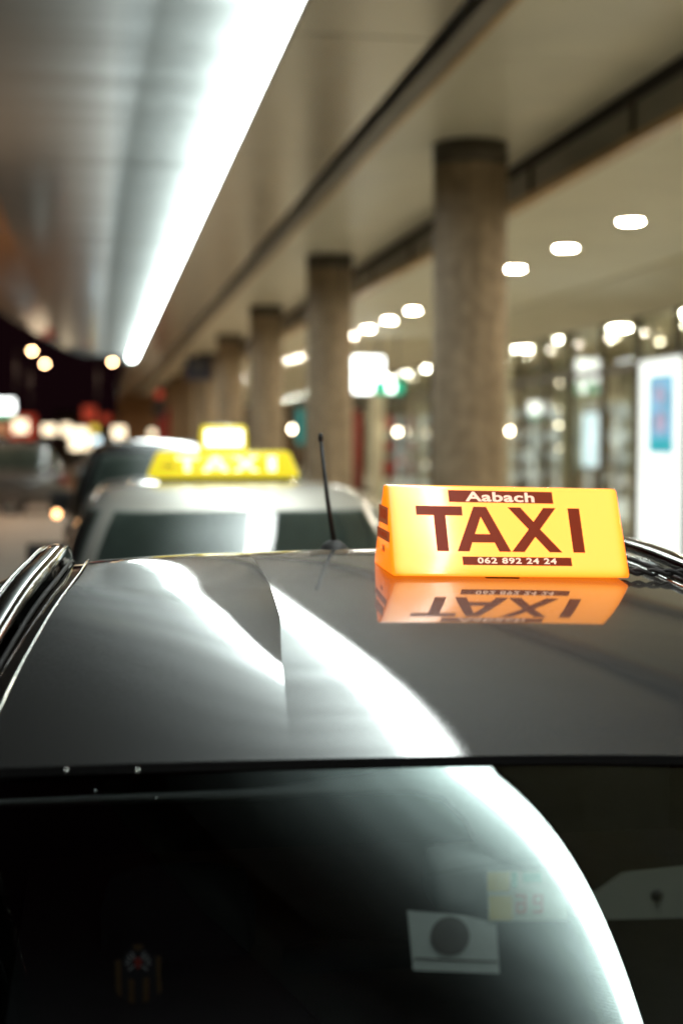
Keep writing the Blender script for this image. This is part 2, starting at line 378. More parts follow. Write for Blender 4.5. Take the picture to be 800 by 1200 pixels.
# ------------------------------------------------------------------ shopfront
XF = 8.0; ZT = EYE + 1.08; ZH = EYE + 1.83
front = thing('shopfront', 'glazed bronze-framed shopfront with lit transom windows under the arcade', 'shopfront')
box('head_rail', XF - .06, XF + .06, Y0 + 4, Y1, ZH, ZH + .16, 'mullion', front)
box('transom_rail', XF - .045, XF + .045, Y0 + 4, Y1, ZT - .05, ZT + .05, 'mullion', front)
box('sill_rail', XF - .05, XF + .05, Y0 + 4, Y1, .121, .26, 'mullion', front)
mul = box('mullion', XF - .05, XF + .05, -.032, .032, .262, ZH - .002, 'mullion', front); mul.location.y = 15.9
pane = box('pane', XF - .006, XF + .006, .034, 1.466, .262, ZT - .052, 'shop_glass', front); pane.location.y = 15.9
tpane = box('transom_pane', XF - .006, XF + .006, .034, 1.466, ZT + .052, ZH - .002, 'shop_glass', front); tpane.location.y = 15.9
for i in range(-12, 45):
    if i == 0: continue
    for s in (mul, pane, tpane):
        if i < -3 and s is not mul and False: continue
        c = s.copy(); COL.objects.link(c); c.location.y = 15.9 + 1.5 * i
# rooms behind the glass
struct(box('shop_back_wall', 12.5, 12.7, 2, 84, .126, ZH + .4, 'wall'))
struct(box('shop_ceiling', 8.1, 12.5, 2, 84, ZH + .2, ZH + .26, 'ceiling'))
k = 0
rnd = random.Random(4)
for y in [14 + 2.1 * j for j in range(18)]:
    mt = ['shop_warm', 'shop_dim', 'shop_cool', 'shop_dim', 'shop_warm', 'shop_dim'][k % 6]
    s = thing('display_case', 'lit display case standing behind the shopfront glass', 'display case', (10.6 - .8 * (k % 2), y, .126), 'display cases behind the shopfront', rz=math.radians(62))
    bm = bmesh.new(); bm_box(bm, 0, .5, 0, 1.5, 0, .12); bm_box(bm, .45, .5, 0, 1.5, .12, 2.3); bm_box(bm, 0, .5, 0, .05, .12, 2.3); bm_box(bm, 0, .5, 1.45, 1.5, .12, 2.3); bm_box(bm, 0, .5, 0, 1.5, 2.3, 2.4)
    from_bm('cabinet', bm, 'pale_post', s)
    box('lit_back', .40, .44, .06, 1.44, .13, 2.29, mt, s)
    for j in range(4): box('shelf', .04, .39, .06, 1.44, .55 + .42 * j, .575 + .42 * j, 'pale_post', s)
    for j in range(5):
        yy = .12 + .26 * j
        bm = bmesh.new()
        for q in range(4): bm_box(bm, .12, .24, yy, yy + rnd.uniform(.08, .16), .576 + .42 * q, .576 + .42 * q + rnd.uniform(.12, .3))
        from_bm('goods', bm, rnd.choice(['pale_post', 'inner_trim', 'paper', 'paper', 'wall']), s)
    k += 1
# ceiling spots in the shop that show through the transom windows
sp0 = thing('shop_ceiling_lamp', 'round warm ceiling lamp glowing behind the transom windows', 'ceiling lamp', (9.6, 16, ZH + .05), 'lamps behind the transom windows')
lathe('shade', [(.14, .14), (.16, .0), (.13, .0)], 'lamp_body', sp0, 16); lathe('bulb', [(.0, -.03), (.07, -.02), (.10, .01), (.10, .05)], 'globe', sp0, 16)
for (xx, yy, zz) in ((9.4, 18.3, .02), (9.4, 20.6, -.02), (10.4, 22.2, .02), (9.3, 23.5, -.1), (9.4, 25.2, .02), (9.4, 28, -.12), (10.6, 26, .0), (9.4, 34, 0), (9.4, 38, 0), (9.4, 42, 0), (9.4, 47, 0)):
    c = copy_tree(sp0); c.location = (xx, yy, ZH + .05 + zz)
sl_ = thing('shop_light_panel', 'square ceiling light inside the shops', 'ceiling light', (9.3, 6.6, ZH + .17), 'ceiling lights inside the shops')
box('casing', -.17, .17, -.17, .17, .012, .03, 'lamp_body', sl_); box('lit_face', -.15, .15, -.15, .15, 0, .01, 'shop_light', sl_)
for i in range(1, 26):
    c = copy_tree(sl_); c.location.y = 6.6 + 3 * i
# pale posts standing inside the glass
for (yy, wd, lb) in ((24.55, .55, 'pale beige post inside the glass beside the string of small lights'), (21.2, .42, 'pale beige post inside the glass right of the blue-white screen'), (29.2, .5, 'pale beige post inside the glass just right of the nearest column'), (18.9, .3, 'pale beige post inside the glass hidden partly by the poster light box'), (34.0, .5, 'pale beige post inside the glass left of the nearest column'), (45.0, .7, 'pale beige post far along the glass beside the emergency exit sign')):
    tag(box('pale_post', 8.25, 8.55, yy - wd / 2, yy + wd / 2, .126, ZH + .19, 'pale_post', None, .02), lb, 'post')
# string of small lights inside the window
sl = thing('string_lights', 'hanging chain of small warm bulbs behind the shop glass', 'string lights')
pts = []
zs = [(657, 449), (673, 455), (677, 473), (657, 480), (655, 498), (668, 500), (656, 525), (671, 520), (668, 546), (664, 535), (672, 556), (660, 570)]
pv = [at(x, y, 24.9) for x, y in zs]
pv = [Vector((8.9 + (p.x - 8.9) * .0, p.y, p.z)) for p in [at(x, y, 8.9 / ((x - 400) / F * cs + ss)) for x, y in zs]]
pv.sort(key=lambda p: -p.z)
tube('cord', pv, .006, 'lamp_body', sl, 6)
for p in pv: lathe('bulb', [(0, -.04), (.026, -.02), (.03, 0), (.02, .03), (0, .04)], 'globe', sl, 10, p)
# blue-white screen
pa, pb = [8.5 / ((x - 400) / F * cs + ss) for x in (678, 706)]
ya, yb = [(z - 8.5 * ss) / cs for z in (pa, pb)]
zc_ = (pa + pb) / 2
scr = thing('display_screen', 'tall blue-white lit screen behind the shop glass', 'screen', (8.5, yb, .126))
zt, zb = EYE + (515 - 484) / F * zc_ - .126, EYE + (515 - 547) / F * zc_ - .126
box('housing', .03, .09, -.03, ya - yb + .03, zb - .04, zt + .04, 'lamp_body', scr); box('panel', 0, .028, 0, ya - yb, zb, zt, 'screen_blue', scr); box('stand', .04, .08, (ya - yb) / 2 - .1, (ya - yb) / 2 + .1, 0, zb - .042, 'lamp_body', scr)
# poster light box in front of the shopfront
XP = 7.6
za, zb_ = [XP / ((x - 400) / F * cs + ss) for x in (748, 797)]
ya, yb = (za - XP * ss) / cs, (zb_ - XP * ss) / cs; zm = (za + zb_) / 2
pt = thing('poster_light_box', 'tall white lit advertising column with a blue portrait poster, right edge of the picture', 'light box', (XP, yb, .12))
L = ya - yb; ztop = EYE + (515 - 421) / F * zm - .12; zlow = .06
box('case', .012, .2, -.05, L + .05, 0.0, ztop + .07, 'lamp_body', pt, .01); box('lit_face', -.0, .01, .0, L, zlow, ztop, 'poster_white', pt)
def py(x): return (XP / ((x - 400) / F * cs + ss) - XP * ss) / cs - yb
def pz(y): return EYE + (515 - y) / F * zm - .12
box('poster_print', -.006, -.001, py(788), py(759), pz(531), pz(440), 'poster_blue', pt)
bm = bmesh.new()
for (cx, cy, rx, rz) in ((772, 463, 5, 12), (773, 495, 6, 14)):
    vs = [bm.verts.new((-.010, py(cx + rx * math.cos(a)), pz(cy + rz * math.sin(a)))) for a in lin(0, 2 * PI, 17)[:-1]]
    bm.faces.new(vs)
bmesh.ops.solidify(bm, geom=bm.faces[:], thickness=.002)
from_bm('portrait_print', bm, 'poster_pink', pt)
box('caption_print', -.009, -.0065, py(787), py(760), pz(530), pz(514), 'poster_teal', pt)
# wall lamps seen as small discs
def disc_lamp(x, y, X, r, label, mt='globe'):
    zc = X / ((x - 400) / F * cs + ss); Yp = (zc - X * ss) / cs; Z = EYE + (515 - y) / F * zc
    o = thing('wall_lamp', label, 'wall lamp', (X, Yp, Z))
    lathe('backplate', [(0, .06), (r * .8, .06), (r * .8, .03), (r * .4, .02)], 'lamp_body', o, 16, (0, 0, 0), 'X'); lathe('bulb', [(0, -r * .8), (r * .6, -r * .6), (r, 0), (r * .6, .02), (0, .021)], mt, o, 16, (0, 0, 0), 'X')
    return o
disc_lamp(597, 505, 7.9, .055, 'small round lamp on the shopfront at the right edge of the nearest column')
disc_lamp(466, 506, 7.9, .075, 'small round lamp on the shopfront between the two nearest columns')
disc_lamp(290, 441, 7.9, .16, 'small round lamp high on the wall between the third and fourth columns')
disc_lamp(343, 440, 7.9, .09, 'dim round lamp high on the shopfront left of the second column', 'amber')
disc_lamp(343, 503, 7.9, .12, 'round lamp low on the shopfront left of the second column')

# white hanging light box, green emergency sign
def hang_sign(name, x0, x1, y0, y1, X, parts, label, cat, th=.16, hang=H3):
    xm = (x0 + x1) / 2; zc = X / ((xm - 400) / F * cs + ss); Yp = (zc - X * ss) / cs
    hw = (x1 - x0) / 2 / F * zc; za = EYE + (515 - y1) / F * zc; zb = EYE + (515 - y0) / F * zc
    o = thing(name, label, cat, (X, Yp, za)); h = zb - za
    box('casing', -hw, hw, .012, th, 0, h, 'lamp_body', o, .01)
    parts(o, hw, h)
    if hang: 
        for s in (-.6, .6): tube('hanger', [(s * hw, th / 2, h), (s * hw, th / 2, hang - za)], .012, 'lamp_body', o, 8)
    return o
hang_sign('hanging_light_box', 413, 450, 418, 461, 5.6, lambda o, hw, h: box('lit_face', -hw + .01, hw - .01, 0, .01, .01, h - .01, 'sign_white', o, .003), 'square white lit box sign hanging under the arcade ceiling', 'sign')
def green(o, hw, h):
    box('lit_face', -hw + .01, hw - .01, 0, .01, .01, h - .01, 'sign_green', o)
    bm = bmesh.new(); bm_box(bm, -hw * .1, hw * .35, -.006, -.001, h * .15, h * .85); from_bm('pictogram', bm, 'sign_white', o)
hang_sign('emergency_exit_sign', 438, 473, 446, 462, 5.9, green, 'small green lit emergency exit sign just below the white box sign', 'sign')
def navy(o, hw, h):
    box('face', -hw + .01, hw - .01, 0, .01, .01, h - .01, 'navy', o)
    bm = bmesh.new(); bm_box(bm, -.05, .05, -.006, -.001, h * .2, h * .65); bm_box(bm, -.09, .09, -.006, -.001, h * .68, h * .82); from_bm('pictogram', bm, 'fascia', o)
hang_sign('navy_sign', 219, 248, 418, 446, 2.75, navy, 'square navy sign hanging from the soffit far down the arcade', 'sign', hang=H2)
# red banners and pale pillar deep in the arcade
for (x0, x1, y0, y1, mt, nm, lb) in ((414, 424, 480, 575, 'red', 'banner', 'tall red fabric banner left of the pale pillar, seen past the second column'),
                                     (449, 460, 486, 505, 'red', 'banner', 'short red banner high beside the small round lamp'),
                                     (450, 461, 518, 530, 'red', 'banner', 'short red banner just below the round lamp'),
                                     (449, 464, 540, 560, 'red', 'banner', 'low red banner above the left corner of the roof sign')):
    X = 7.7; xm = (x0 + x1) / 2; zc = X / ((xm - 400) / F * cs + ss); Yp = (zc - X * ss) / cs; hw = (x1 - x0) / 2 / F * zc
    o = thing('banner', lb, 'banner', (X, Yp, EYE + (515 - y1) / F * zc)); h = (y1 - y0) / F * zc
    grid('cloth', lambda u, v: (u, .02 * math.sin(u * 40), v), lin(-hw, hw, 9), lin(0, h, 3), mt, o, True, .004)
    box('rail', -hw - .02, hw + .02, -.02, .02, h, h + .03, 'lamp_body', o)
struct(box('far_end_wall', 1.2, 12.5, 84.1, 84.4, .126, 4.3, 'brick'))
tag(box('pillar', 7.3, 7.6, 37.5, 37.9, .121, H3 - .2, 'pale_post', None, .01), 'narrow pale pillar in front of the shopfront between two red banners', 'pillar')
M['teal_dim'] = emit('dim_teal_panel', (.01, .30, .30), .35)
tl = thing('teal_sign', 'narrow upright teal sign between the second and third columns', 'sign', at(352, 515, 30).to_tuple())
box('panel', -.07, .07, 0, .04, -.1, .65, 'teal_dim', tl); tube('post', [(0, .05, -.1 - 1.5), (0, .05, .7)], .02, 'lamp_body', tl, 8)

# downlights in the arcade ceiling
dl = thing('downlight', 'round ceiling downlight in the arcade, nearest of the row', 'downlight', (5.2, 13.5, H3), 'downlights in the arcade ceiling')
lathe('rim', [(.115, .002), (.125, -.004), (.14, -.012), (.15, -.002)], 'chrome', dl, 24); lathe('glow_face', [(0, -.003), (.113, -.003), (.114, .0)], 'downlight', dl, 24)
ORD = ['', '', '', 'fourth', 'fifth', 'sixth', 'seventh', 'eighth', 'ninth', 'tenth', 'eleventh', 'twelfth']
dlab = {1: 'second nearest downlight of the arcade row', 2: 'third nearest downlight of the arcade row, beside the nearest column'}
for i in range(3, 12): dlab[i] = ORD[i] + ' nearest round downlight, counting down the arcade row'
for i in range(-6, 34):
    if i == 0: continue
    c = copy_tree(dl); c.location.y = 13.5 + 1.97 * i
    c['label'] = dlab.get(i, 'round ceiling downlight further along the arcade row' if i > 0 else 'round ceiling downlight of the arcade row beyond the right edge of the picture')

# ------------------------------------------------------------------ canopy with its light strip
HS = EYE + 2.30; LS = .47 * 2.30
can = thing('canopy', 'brushed metal taxi rank canopy with rounded far end and a continuous white light strip', 'canopy')
yc0, yc1 = -7, 41.5
XD = -.95; XFIN = .12
def xleft(y):
    # plan outline: straight left edge, rounded end
    t = max(0.0, min(1.0, (y - 20.0) / (yc1 - 20.0)))
    return -1.85 + 2.5 * (1 - math.sqrt(max(0, 1 - t ** 2.6)))
def zcan(x, xl):
    t = (XD - x) / (XD + 1.85)
    return HS + .09 + .09 * math.sin(min(1, t * 1.3) * PI / 2) - .12 * max(0, t - .62) / .38
ys_ = [yc0 + 3.0 * i for i in range(int((yc1 - yc0) / 3) + 1)] + [yc1]
nseg = 0
for a, b in zip(ys_[:-1], ys_[1:]):
    if b - a < .2: continue
    if xleft(b) > XD - .1: continue
    def fn(u, v, a=a, b=b):
        xl = xleft(v); x = xl + (XD - xl) * u
        return (x, v, zcan(x, xl))
    grid('underside_panel', fn, lin(0, 1, 25), lin(a + .006, b - .006, 5), 'metal_canopy', can, True)
V, Fc = [], []
yy = lin(yc0, yc1, 60)
for y in yy:
    xl = xleft(y); z = zcan(xl, xl)
    V += [(xl, y, z + .003), (xl - .06, y, z + .03), (xl - .08, y, z + .12), (xl - .02, y, z + .22), (1.08, y, HS + .42)]
for i in range(len(yy) - 1):
    for k in range(4): Fc.append((i * 5 + k, i * 5 + k + 1, (i + 1) * 5 + k + 1, (i + 1) * 5 + k))
mesh('edge_shell', V, Fc, 'dark_paint', can, True)
box('end_cap', .62, 1.09, yc1, yc1 + .03, HS - .06, HS + .42, 'dark_paint', can)
box('light_strip', .90, LS - .012, yc0, yc1 - .05, HS - .02, HS + .0, 'strip', can)
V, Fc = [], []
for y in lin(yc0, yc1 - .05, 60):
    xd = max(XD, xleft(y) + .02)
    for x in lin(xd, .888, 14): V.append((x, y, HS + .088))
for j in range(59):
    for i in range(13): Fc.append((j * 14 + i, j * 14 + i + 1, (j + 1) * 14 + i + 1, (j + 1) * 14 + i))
mesh('painted_strip_glow', V, Fc, 'glow_face', can, True)  # sheet carrying the painted glow beside the strip
box('trough_side', .889, .896, yc0, yc1 - .05, HS - .02, HS + .09, 'trough_glow', can)  # made to glow so no dark line shows beside the strip
# added fins that dim the painted glow along the rank and pass it downward
bm = bmesh.new(); y = yc0 + .1
while y < yc1 - .2:
    xd = max(XFIN, xleft(y) + .05); P = []
    for t in lin(0, 1, 4):
        x = xd + (.886 - xd) * t; zt_ = HS + .085; zb_ = HS + .084 - .010 * max(0, min(1, (x - XFIN) / .45))
        P.append((x, zb_, zt_))
    for dy in (0, .0013):
        vs_ = [bm.verts.new((x, y + dy, a)) for x, a, b in P] + [bm.verts.new((x, y + dy, b)) for x, a, b in P[:0:-1]]
        bm.faces.new(vs_ if dy else vs_[::-1])
        if dy == 0: first = vs_
        else:
            n_ = len(vs_)
            for q in range(n_): bm.faces.new((first[q], first[(q + 1) % n_], vs_[(q + 1) % n_], vs_[q]))
    y += .023
fn_ = from_bm('added_fins', bm, 'fin', can); fn_['kind'] = 'stuff'
box('edge_profile', LS - .010, LS + .014, yc0, yc1, HS - .03, H2 + .25, 'beam', can)

# ------------------------------------------------------------------ far buildings and street
def far_building(x0, x1, y, zt, label, floors, mtw='dark_wall', lit=.5, seed=1):
    r = random.Random(seed)
    o = thing('building', label, 'building', ((x0 + x1) / 2, y, -.015)); hw = (x1 - x0) / 2
    box('wall', -hw, hw, 0, 8, 0, zt, mtw, o); box('roof', -hw - .3, hw + .3, -.3, 8.3, zt, zt + .3, 'dark_wall', o)
    n = max(2, int(hw * 2 / 3))
    for f in range(floors):
        for i in range(n):
            xx = -hw + (i + .5) * 2 * hw / n; z = 1.0 + f * 3.2
            fr = box('window', xx - .95, xx + .95, -.06, -.002, z - .1, z + 1.75, 'lamp_body', o)
            box('pane', xx - .87, xx + .87, -.075, -.062, z - .02, z + 1.67, (r.choice(['shop_warm', 'shop_cool']) if r.random() < lit else 'car_glass'), fr)
    return o
far_building(-3, 7.5, 112, 3.6, 'low building with lit shop windows straight down the road', 1, 'wall', .8, 3)
far_building(-22, -10, 118, 9, 'dark building left of the road with few lit windows', 2, 'dark_wall', .12, 5)
def street_lamp(x, y, depth, label, power=400, col=(1, .68, .45)):
    p = at(x, y, depth); o = thing('street_lamp', label, 'street lamp', (p.x, p.y, 0), 'street lamps')
    tube('pole', [(-.9, 0, 0), (-.9, 0, p.z * .6), (-.85, 0, p.z + .15), (-.35, 0, p.z + .25), (.1, 0, p.z + .2)], .05, 'rubber', o, 8)
    box('head', -.3, .3, -.12, .12, p.z + .03, p.z + .15, 'lamp_body', o, .02)
    lathe('lamp', [(0, -.08), (.07, -.06), (.11, 0), (.1, .05)], 'warm_lamp', o, 12, (0, 0, p.z - .02))
    ld = bpy.data.lights.new('lamp_light', 'SPOT'); ld.energy = power; ld.color = col; ld.spot_size = 2.5; ld.spot_blend = .6; ld.shadow_soft_size = .12
    lo_ = bpy.data.objects.new('lamp_light', ld); COL.objects.link(lo_); lo_.parent = o; lo_.location = (0, 0, p.z - .15)
    return o
street_lamp(38, 411, 78, 'street lamp with the highest warm light, left of the canopy end')
street_lamp(53, 426, 84, 'street lamp with a warm light just right of and below the highest one')
street_lamp(132, 424, 84, 'street lamp with a warm light beneath the canopy tip')
street_lamp(-380, 150, 31, 'unseen street lamp added at the left to light the square', 11000)  # lamp added out of view to light the ground
street_lamp(-330, 250, 52, 'second unseen street lamp added at the left to warm the canopy reflections', 13000, (1, .42, .16))  # lamp added out of view for orange reflections in the canopy
def pole_sign(x0, x1, y0, y1, depth, mts, name, label, cat='sign'):
    a = at(x0, y1, depth); b = at(x1, y0, depth)
    o = thing(name, label, cat, ((a.x + b.x) / 2, (a.y + b.y) / 2, 0)); hw = (b.x - a.x) / 2
    n = len(mts); h = b.z - a.z
    box('casing', -hw - .04, hw + .04, .02, .2, a.z - .04, b.z + .04, 'lamp_body', o)
    for i, (mt, f0, f1) in enumerate(mts): box('lit_panel', -hw, hw, 0, .018, a.z + h * f0 + .002, a.z + h * f1, mt, o)
    tube('pole', [(0, .1, 0), (0, .1, a.z)], .06, 'lamp_body', o, 8)
    return o
pole_sign(-14, 17, 468, 489, 62, [('sign_green', 0, .28), ('sign_white', .28, 1)], 'shop_sign', 'white lit sign with a green strip below, far left edge')
pole_sign(97, 113, 476, 494, 66, [('sign_red', 0, 1)], 'red_sign', 'dull red lit sign beyond the dark car, under the canopy end')
pole_sign(106, 115, 499, 507, 58, [('sign_yellow', 0, 1)], 'yellow_sign', 'small yellow lit sign low down beside the headlights')
pole_sign(118, 130, 486, 495, 70, [('sign_red', 0, 1)], 'red_sign', 'small red lit sign above the warm headlights')
tf = thing('traffic_light', 'traffic light showing red at the far end of the rank', 'traffic light', (at(187, 500, 46).x, at(187, 500, 46).y, 0))
zt = at(186, 462, 46).z
tube('pole', [(0, .1, 0), (0, .1, zt + .4)], .05, 'lamp_body', tf, 8); box('housing', -.17, .17, -.06, .08, zt - .75, zt + .2, 'lamp_body', tf, .02)
lathe('red_lens', [(0, -.085), (.12, -.075), (.14, -.062)], 'sign_red', tf, 16, (0, 0, zt), 'Y'); lathe('lens', [(0, -.085), (.09, -.075), (.1, -.062)], 'rubber', tf, 16, (0, 0, zt - .28), 'Y'); lathe('lens', [(0, -.085), (.09, -.075), (.1, -.062)], 'rubber', tf, 16, (0, 0, zt - .56), 'Y')
tag(box('red_cabinet', at(192, 500, 46).x - .25, at(192, 500, 46).x + .2, at(192, 500, 46).y, at(192, 500, 46).y + .3, .0, 2.75, 'red', None, .02), 'tall red cabinet standing below the red traffic light', 'cabinet')

# ================================================================== CARS
def rring(cx, cy, hx, hy, n, N=64, skew=0):
    out = []
    for k in range(N):
        a = 2 * PI * k / N; c, s = math.cos(a), math.sin(a)
        out.append((cx + hx * math.copysign(abs(c) ** (2 / n), c), cy + hy * math.copysign(abs(s) ** (2 / n), s)))
    return out
def loft(levels, N=64):
    """levels: (z, half width, y rear, y front, exponent)"""
    V, Fc = [], []
    for (z, hx, ya, yb, n) in levels:
        for (x, y) in rring(0, (ya + yb) / 2, hx, (yb - ya) / 2, n, N): V.append((x, y, z))
    for i in range(len(levels) - 1):
        for k in range(N): Fc.append((i * N + k, i * N + (k + 1) % N, (i + 1) * N + (k + 1) % N, (i + 1) * N + k))
    Fc.append(tuple(range(N))[::-1]); Fc.append(tuple((len(levels) - 1) * N + k for k in range(N)))
    return V, Fc
def surf_patch(lv, a0, a1, t0, t1, off, nu=49, nv=6):
    """a patch of the greenhouse between angles a0..a1 and level fractions t0..t1, pushed out by off"""
    V, Fc = [], []
    for j in range(nv):
        t = t0 + (t1 - t0) * j / (nv - 1); f = t * (len(lv) - 1); i = min(len(lv) - 2, int(f)); f -= i
        A, B = lv[i], lv[i + 1]; z, hx, ya, yb, n = [A[q] + (B[q] - A[q]) * f for q in range(5)]
        for k in range(nu):
            a = a0 + (a1 - a0) * k / (nu - 1); c, s = math.cos(a), math.sin(a)
            V.append(((hx + off) * math.copysign(abs(c) ** (2 / n), c), (ya + yb) / 2 + ((yb - ya) / 2 + off) * math.copysign(abs(s) ** (2 / n), s), z + off * .3))
    for j in range(nv - 1):
        for k in range(nu - 1): Fc.append((j * nu + k, j * nu + k + 1, (j + 1) * nu + k + 1, (j + 1) * nu + k))
    return V, Fc
def wheel(parent, x, y, r=.33, side=1, wd=.22):
    o = lathe('wheel', [(r * .62, -wd / 2), (r * .93, -wd / 2), (r, -wd / 2 + .03), (r, wd / 2 - .03), (r * .93, wd / 2), (r * .62, wd / 2), (r * .6, 0), (r * .62, -wd / 2)], 'rubber', parent, 28, (0, 0, 0), 'X')
    o.location = (x, y, r)
    bm = bmesh.new(); s = wd / 2 * side
    me_v, me_f = lathe_geo([(r * .61, s * .9), (r * .64, s * 1.0), (r * .58, s * .95), (r * .56, s * .3), (0, s * .3)], 28, (0, 0, 0), 'X')
    vs = [bm.verts.new(v) for v in me_v]
    for f in me_f:
        try: bm.faces.new([vs[i] for i in f])
        except ValueError: pass
    for k in range(5):
        a = 2 * PI * k / 5; d = Vector((0, math.cos(a), math.sin(a))); t = Vector((0, -math.sin(a), math.cos(a)))
        q = [bm.verts.new(Vector((s * .85, 0, 0)) + d * rr * r + t * ww * r) for rr, ww in ((.08, -.09), (.6, -.06), (.6, .06), (.08, .09))]; bm.faces.new(q)
    from_bm('rim', bm, 'alloy', o)
    return o
def car(name, label, loc, paint, W=.9, Lr=4.4, Ht=1.5, belt=.95, kind='van', rz=0, lights=None, group=None, cat='car', rear_lit=False, overhang=.85):
    """rear bumper at y = 0, nose at y = Lr"""
    o = thing(name, label, cat, loc, group, rz)
    lo = [(.22, W * .90, .06, Lr - .08, 7), (.30, W * .97, .01, Lr - .02, 6), (.55, W, -.02, Lr, 5.5), (.72, W, .0, Lr - .04, 5.5), (belt - .06, W * .975, .05, Lr - .14, 5.5)]
    if kind == 'van': hood = Lr - .75
    else: hood = Lr - 1.25
    lo.append((belt, W * .94, .08, hood + .55, 5)); 
    V, Fc = loft(lo); mesh('body', V, Fc, paint, o, True)
    hh = Ht - belt
    rb = .10 if kind == 'van' else .22
    gl = [(belt - .005, W * .935, rb, hood + .1, 6), (belt + hh * .3, W * .89, rb + .08, hood - .22, 6), (belt + hh * .62, W * .82, rb + .20, hood - .55, 5.5), (belt + hh * .86, W * .735, rb + .34, hood - .88, 5), (belt + hh * .955, W * .66, rb + .48, hood - 1.05, 4.5), (Ht - .004, W * .52, rb + .75, hood - 1.3, 4), (Ht + .006, W * .25, rb + 1.1, hood - 1.6, 3)]
    V, Fc = loft(gl); mesh('cabin', V, Fc, paint, o, True)
    g = gl[:4]
    for nm, a0, a1 in (('rear_window', -PI / 2 - .62, -PI / 2 + .62), ('windscreen', PI / 2 - .62, PI / 2 + .62), ('side_window', PI - .68, PI + .68), ('side_window', -.68, .68)):
        V, Fc = surf_patch(g, a0, a1, .10, .93, .012); q = mesh(nm, V, Fc, 'car_glass', o, True)
        V, Fc = surf_patch(g, a0 - .02, a1 + .02, .07, .95, .007); mesh('seal', V, Fc, 'glass_backing', q, True)
    for s in (-1, 1):
        for yw in (overhang, Lr - .85): wheel(o, s * (W - .13), yw, .33, s)
        bm = bmesh.new(); bm_box(bm, s * (W * .93) - (.0 if s < 0 else 0), s * (W * .93 + .2), hood - .5, hood - .36, belt - .02, belt + .13, .03); q = from_bm('mirror', bm, 'plastic' if paint != 'dark_paint' else paint, o)
        tmt, hmt = (lights or ('tail_off', 'head_off'))
        bm = bmesh.new(); bm_box(bm, s * W * .66, s * W * .93, -.01, .08, .72, .90, .02); from_bm('tail_light', bm, tmt if tmt != 'tail_off' else 'red', o)
        bm = bmesh.new(); bm_box(bm, s * W * .62, s * W * .92, Lr - .16, Lr - .01, .60, .74, .02); from_bm('headlight', bm, hmt if hmt != 'head_off' else 'chrome', o)
    box('rear_bumper', -W * .92, W * .92, -.07, .1, .3, .52, 'plastic', o, .03); box('front_bumper', -W * .92, W * .92, Lr - .1, Lr + .03, .3, .48, 'plastic', o, .03)
    box('number_plate', -.26, .26, -.078, -.071, .36, .47, 'paper', o)
    return o

# white taxi ahead
WT = (.60, 5.55, 0)
wt = car('white_taxi', 'silver-white taxi ahead of the grey one, carrying the glowing two-tier sign', WT, 'silver', .86, 4.5, 1.555, .95, 'van', cat='taxi')
mir = [c for c in wt.children if c.name.startswith('mirror')][0]
lathe('indicator_lamp', [(0, -.024), (.02, -.02), (.026, 0), (0, .002)], 'amber', mir, 12, (-.86 * .93 - .12, 3.24, 1.0), 'Y')
# black van in front of it
bv = car('black_van', 'black people carrier parked in front of the silver-white taxi', (.60, 11.4, 0), 'black_paint', .92, 4.8, 1.74, 1.05, 'van', cat='van')
lathe('marker_lamp', [(0, -.03), (.025, -.02), (.03, 0), (0, .002)], 'amber', bv, 12, (-.93, .3, 1.15), 'Y')
# dark estate across the road on the left
se = car('dark_estate_car', 'dark grey estate car parked side-on across the road at the left', (-.75, 34.5, 0), 'grey_paint', .95, 5.0, 1.70, 1.0, 'van', rz=PI / 2, cat='car', overhang=1.2)
# distant traffic facing the camera
def facing(x, depth, label, mt='headlight'):
    p = at(x, 515, depth)
    return car('distant_car', label, (p.x, p.y + 4.3, 0), 'dark_paint', .88, 4.3, 1.45, .9, 'car', rz=PI, lights=('taillight', mt), group='cars coming down the road')
facing(150, 60, 'distant dark car facing the camera far down the road')
def lit_box(x0, x1, y0, y1, depth, mt, label):
    a = at(x0, y1, depth); b = at(x1, y0, depth); hw = (b.x - a.x) / 2; h = b.z - a.z
    o = thing('flood_lamp', label, 'lamp', ((a.x + b.x) / 2, (a.y + b.y) / 2, 0))
    box('housing', -hw - .03, hw + .03, .0, .15, a.z - .03, b.z + .03, 'lamp_body', o, .01); box('lit_face', -hw, hw, -.012, -.002, a.z, b.z, mt, o)
    tube('post', [(0, .08, 0), (0, .08, a.z)], .05, 'lamp_body', o, 8); return o
M['flood'] = emit('flood_lamp_warm', (1, .82, .56), 2.6); M['flood_cool'] = emit('flood_lamp_cool', (.70, .92, 1), 2.2)
lit_box(16, 33, 492, 507, 64, 'flood', 'bright white lamp at the left with a red glow beside it')
lit_box(50, 66, 498, 509, 64, 'flood', 'left lamp of a pair of warm lamps above the dark estate car')
lit_box(73, 83, 497, 510, 64, 'flood', 'right lamp of a pair of warm lamps above the dark estate car')
lit_box(108, 118, 512, 520, 44, 'flood_cool', 'bluish-white lamp beside the black van roof')
lit_box(132, 147, 500, 513, 58, 'flood', 'warm lamp behind the black van, middle of the lamp row')
lit_box(175, 187, 504, 512, 58, 'flood', 'warm lamp just left of the far taxi sign')
pole_sign(12, 42, 486, 514, 66, [('sign_red', 0, 1)], 'red_sign', 'red glowing panel behind the bright lamp at the left')
pole_sign(-20, 14, 494, 510, 67, [('sign_amber', 0, 1)], 'amber_sign', 'dim amber panel at the far left edge')
wl = [('car_sign', 0)]

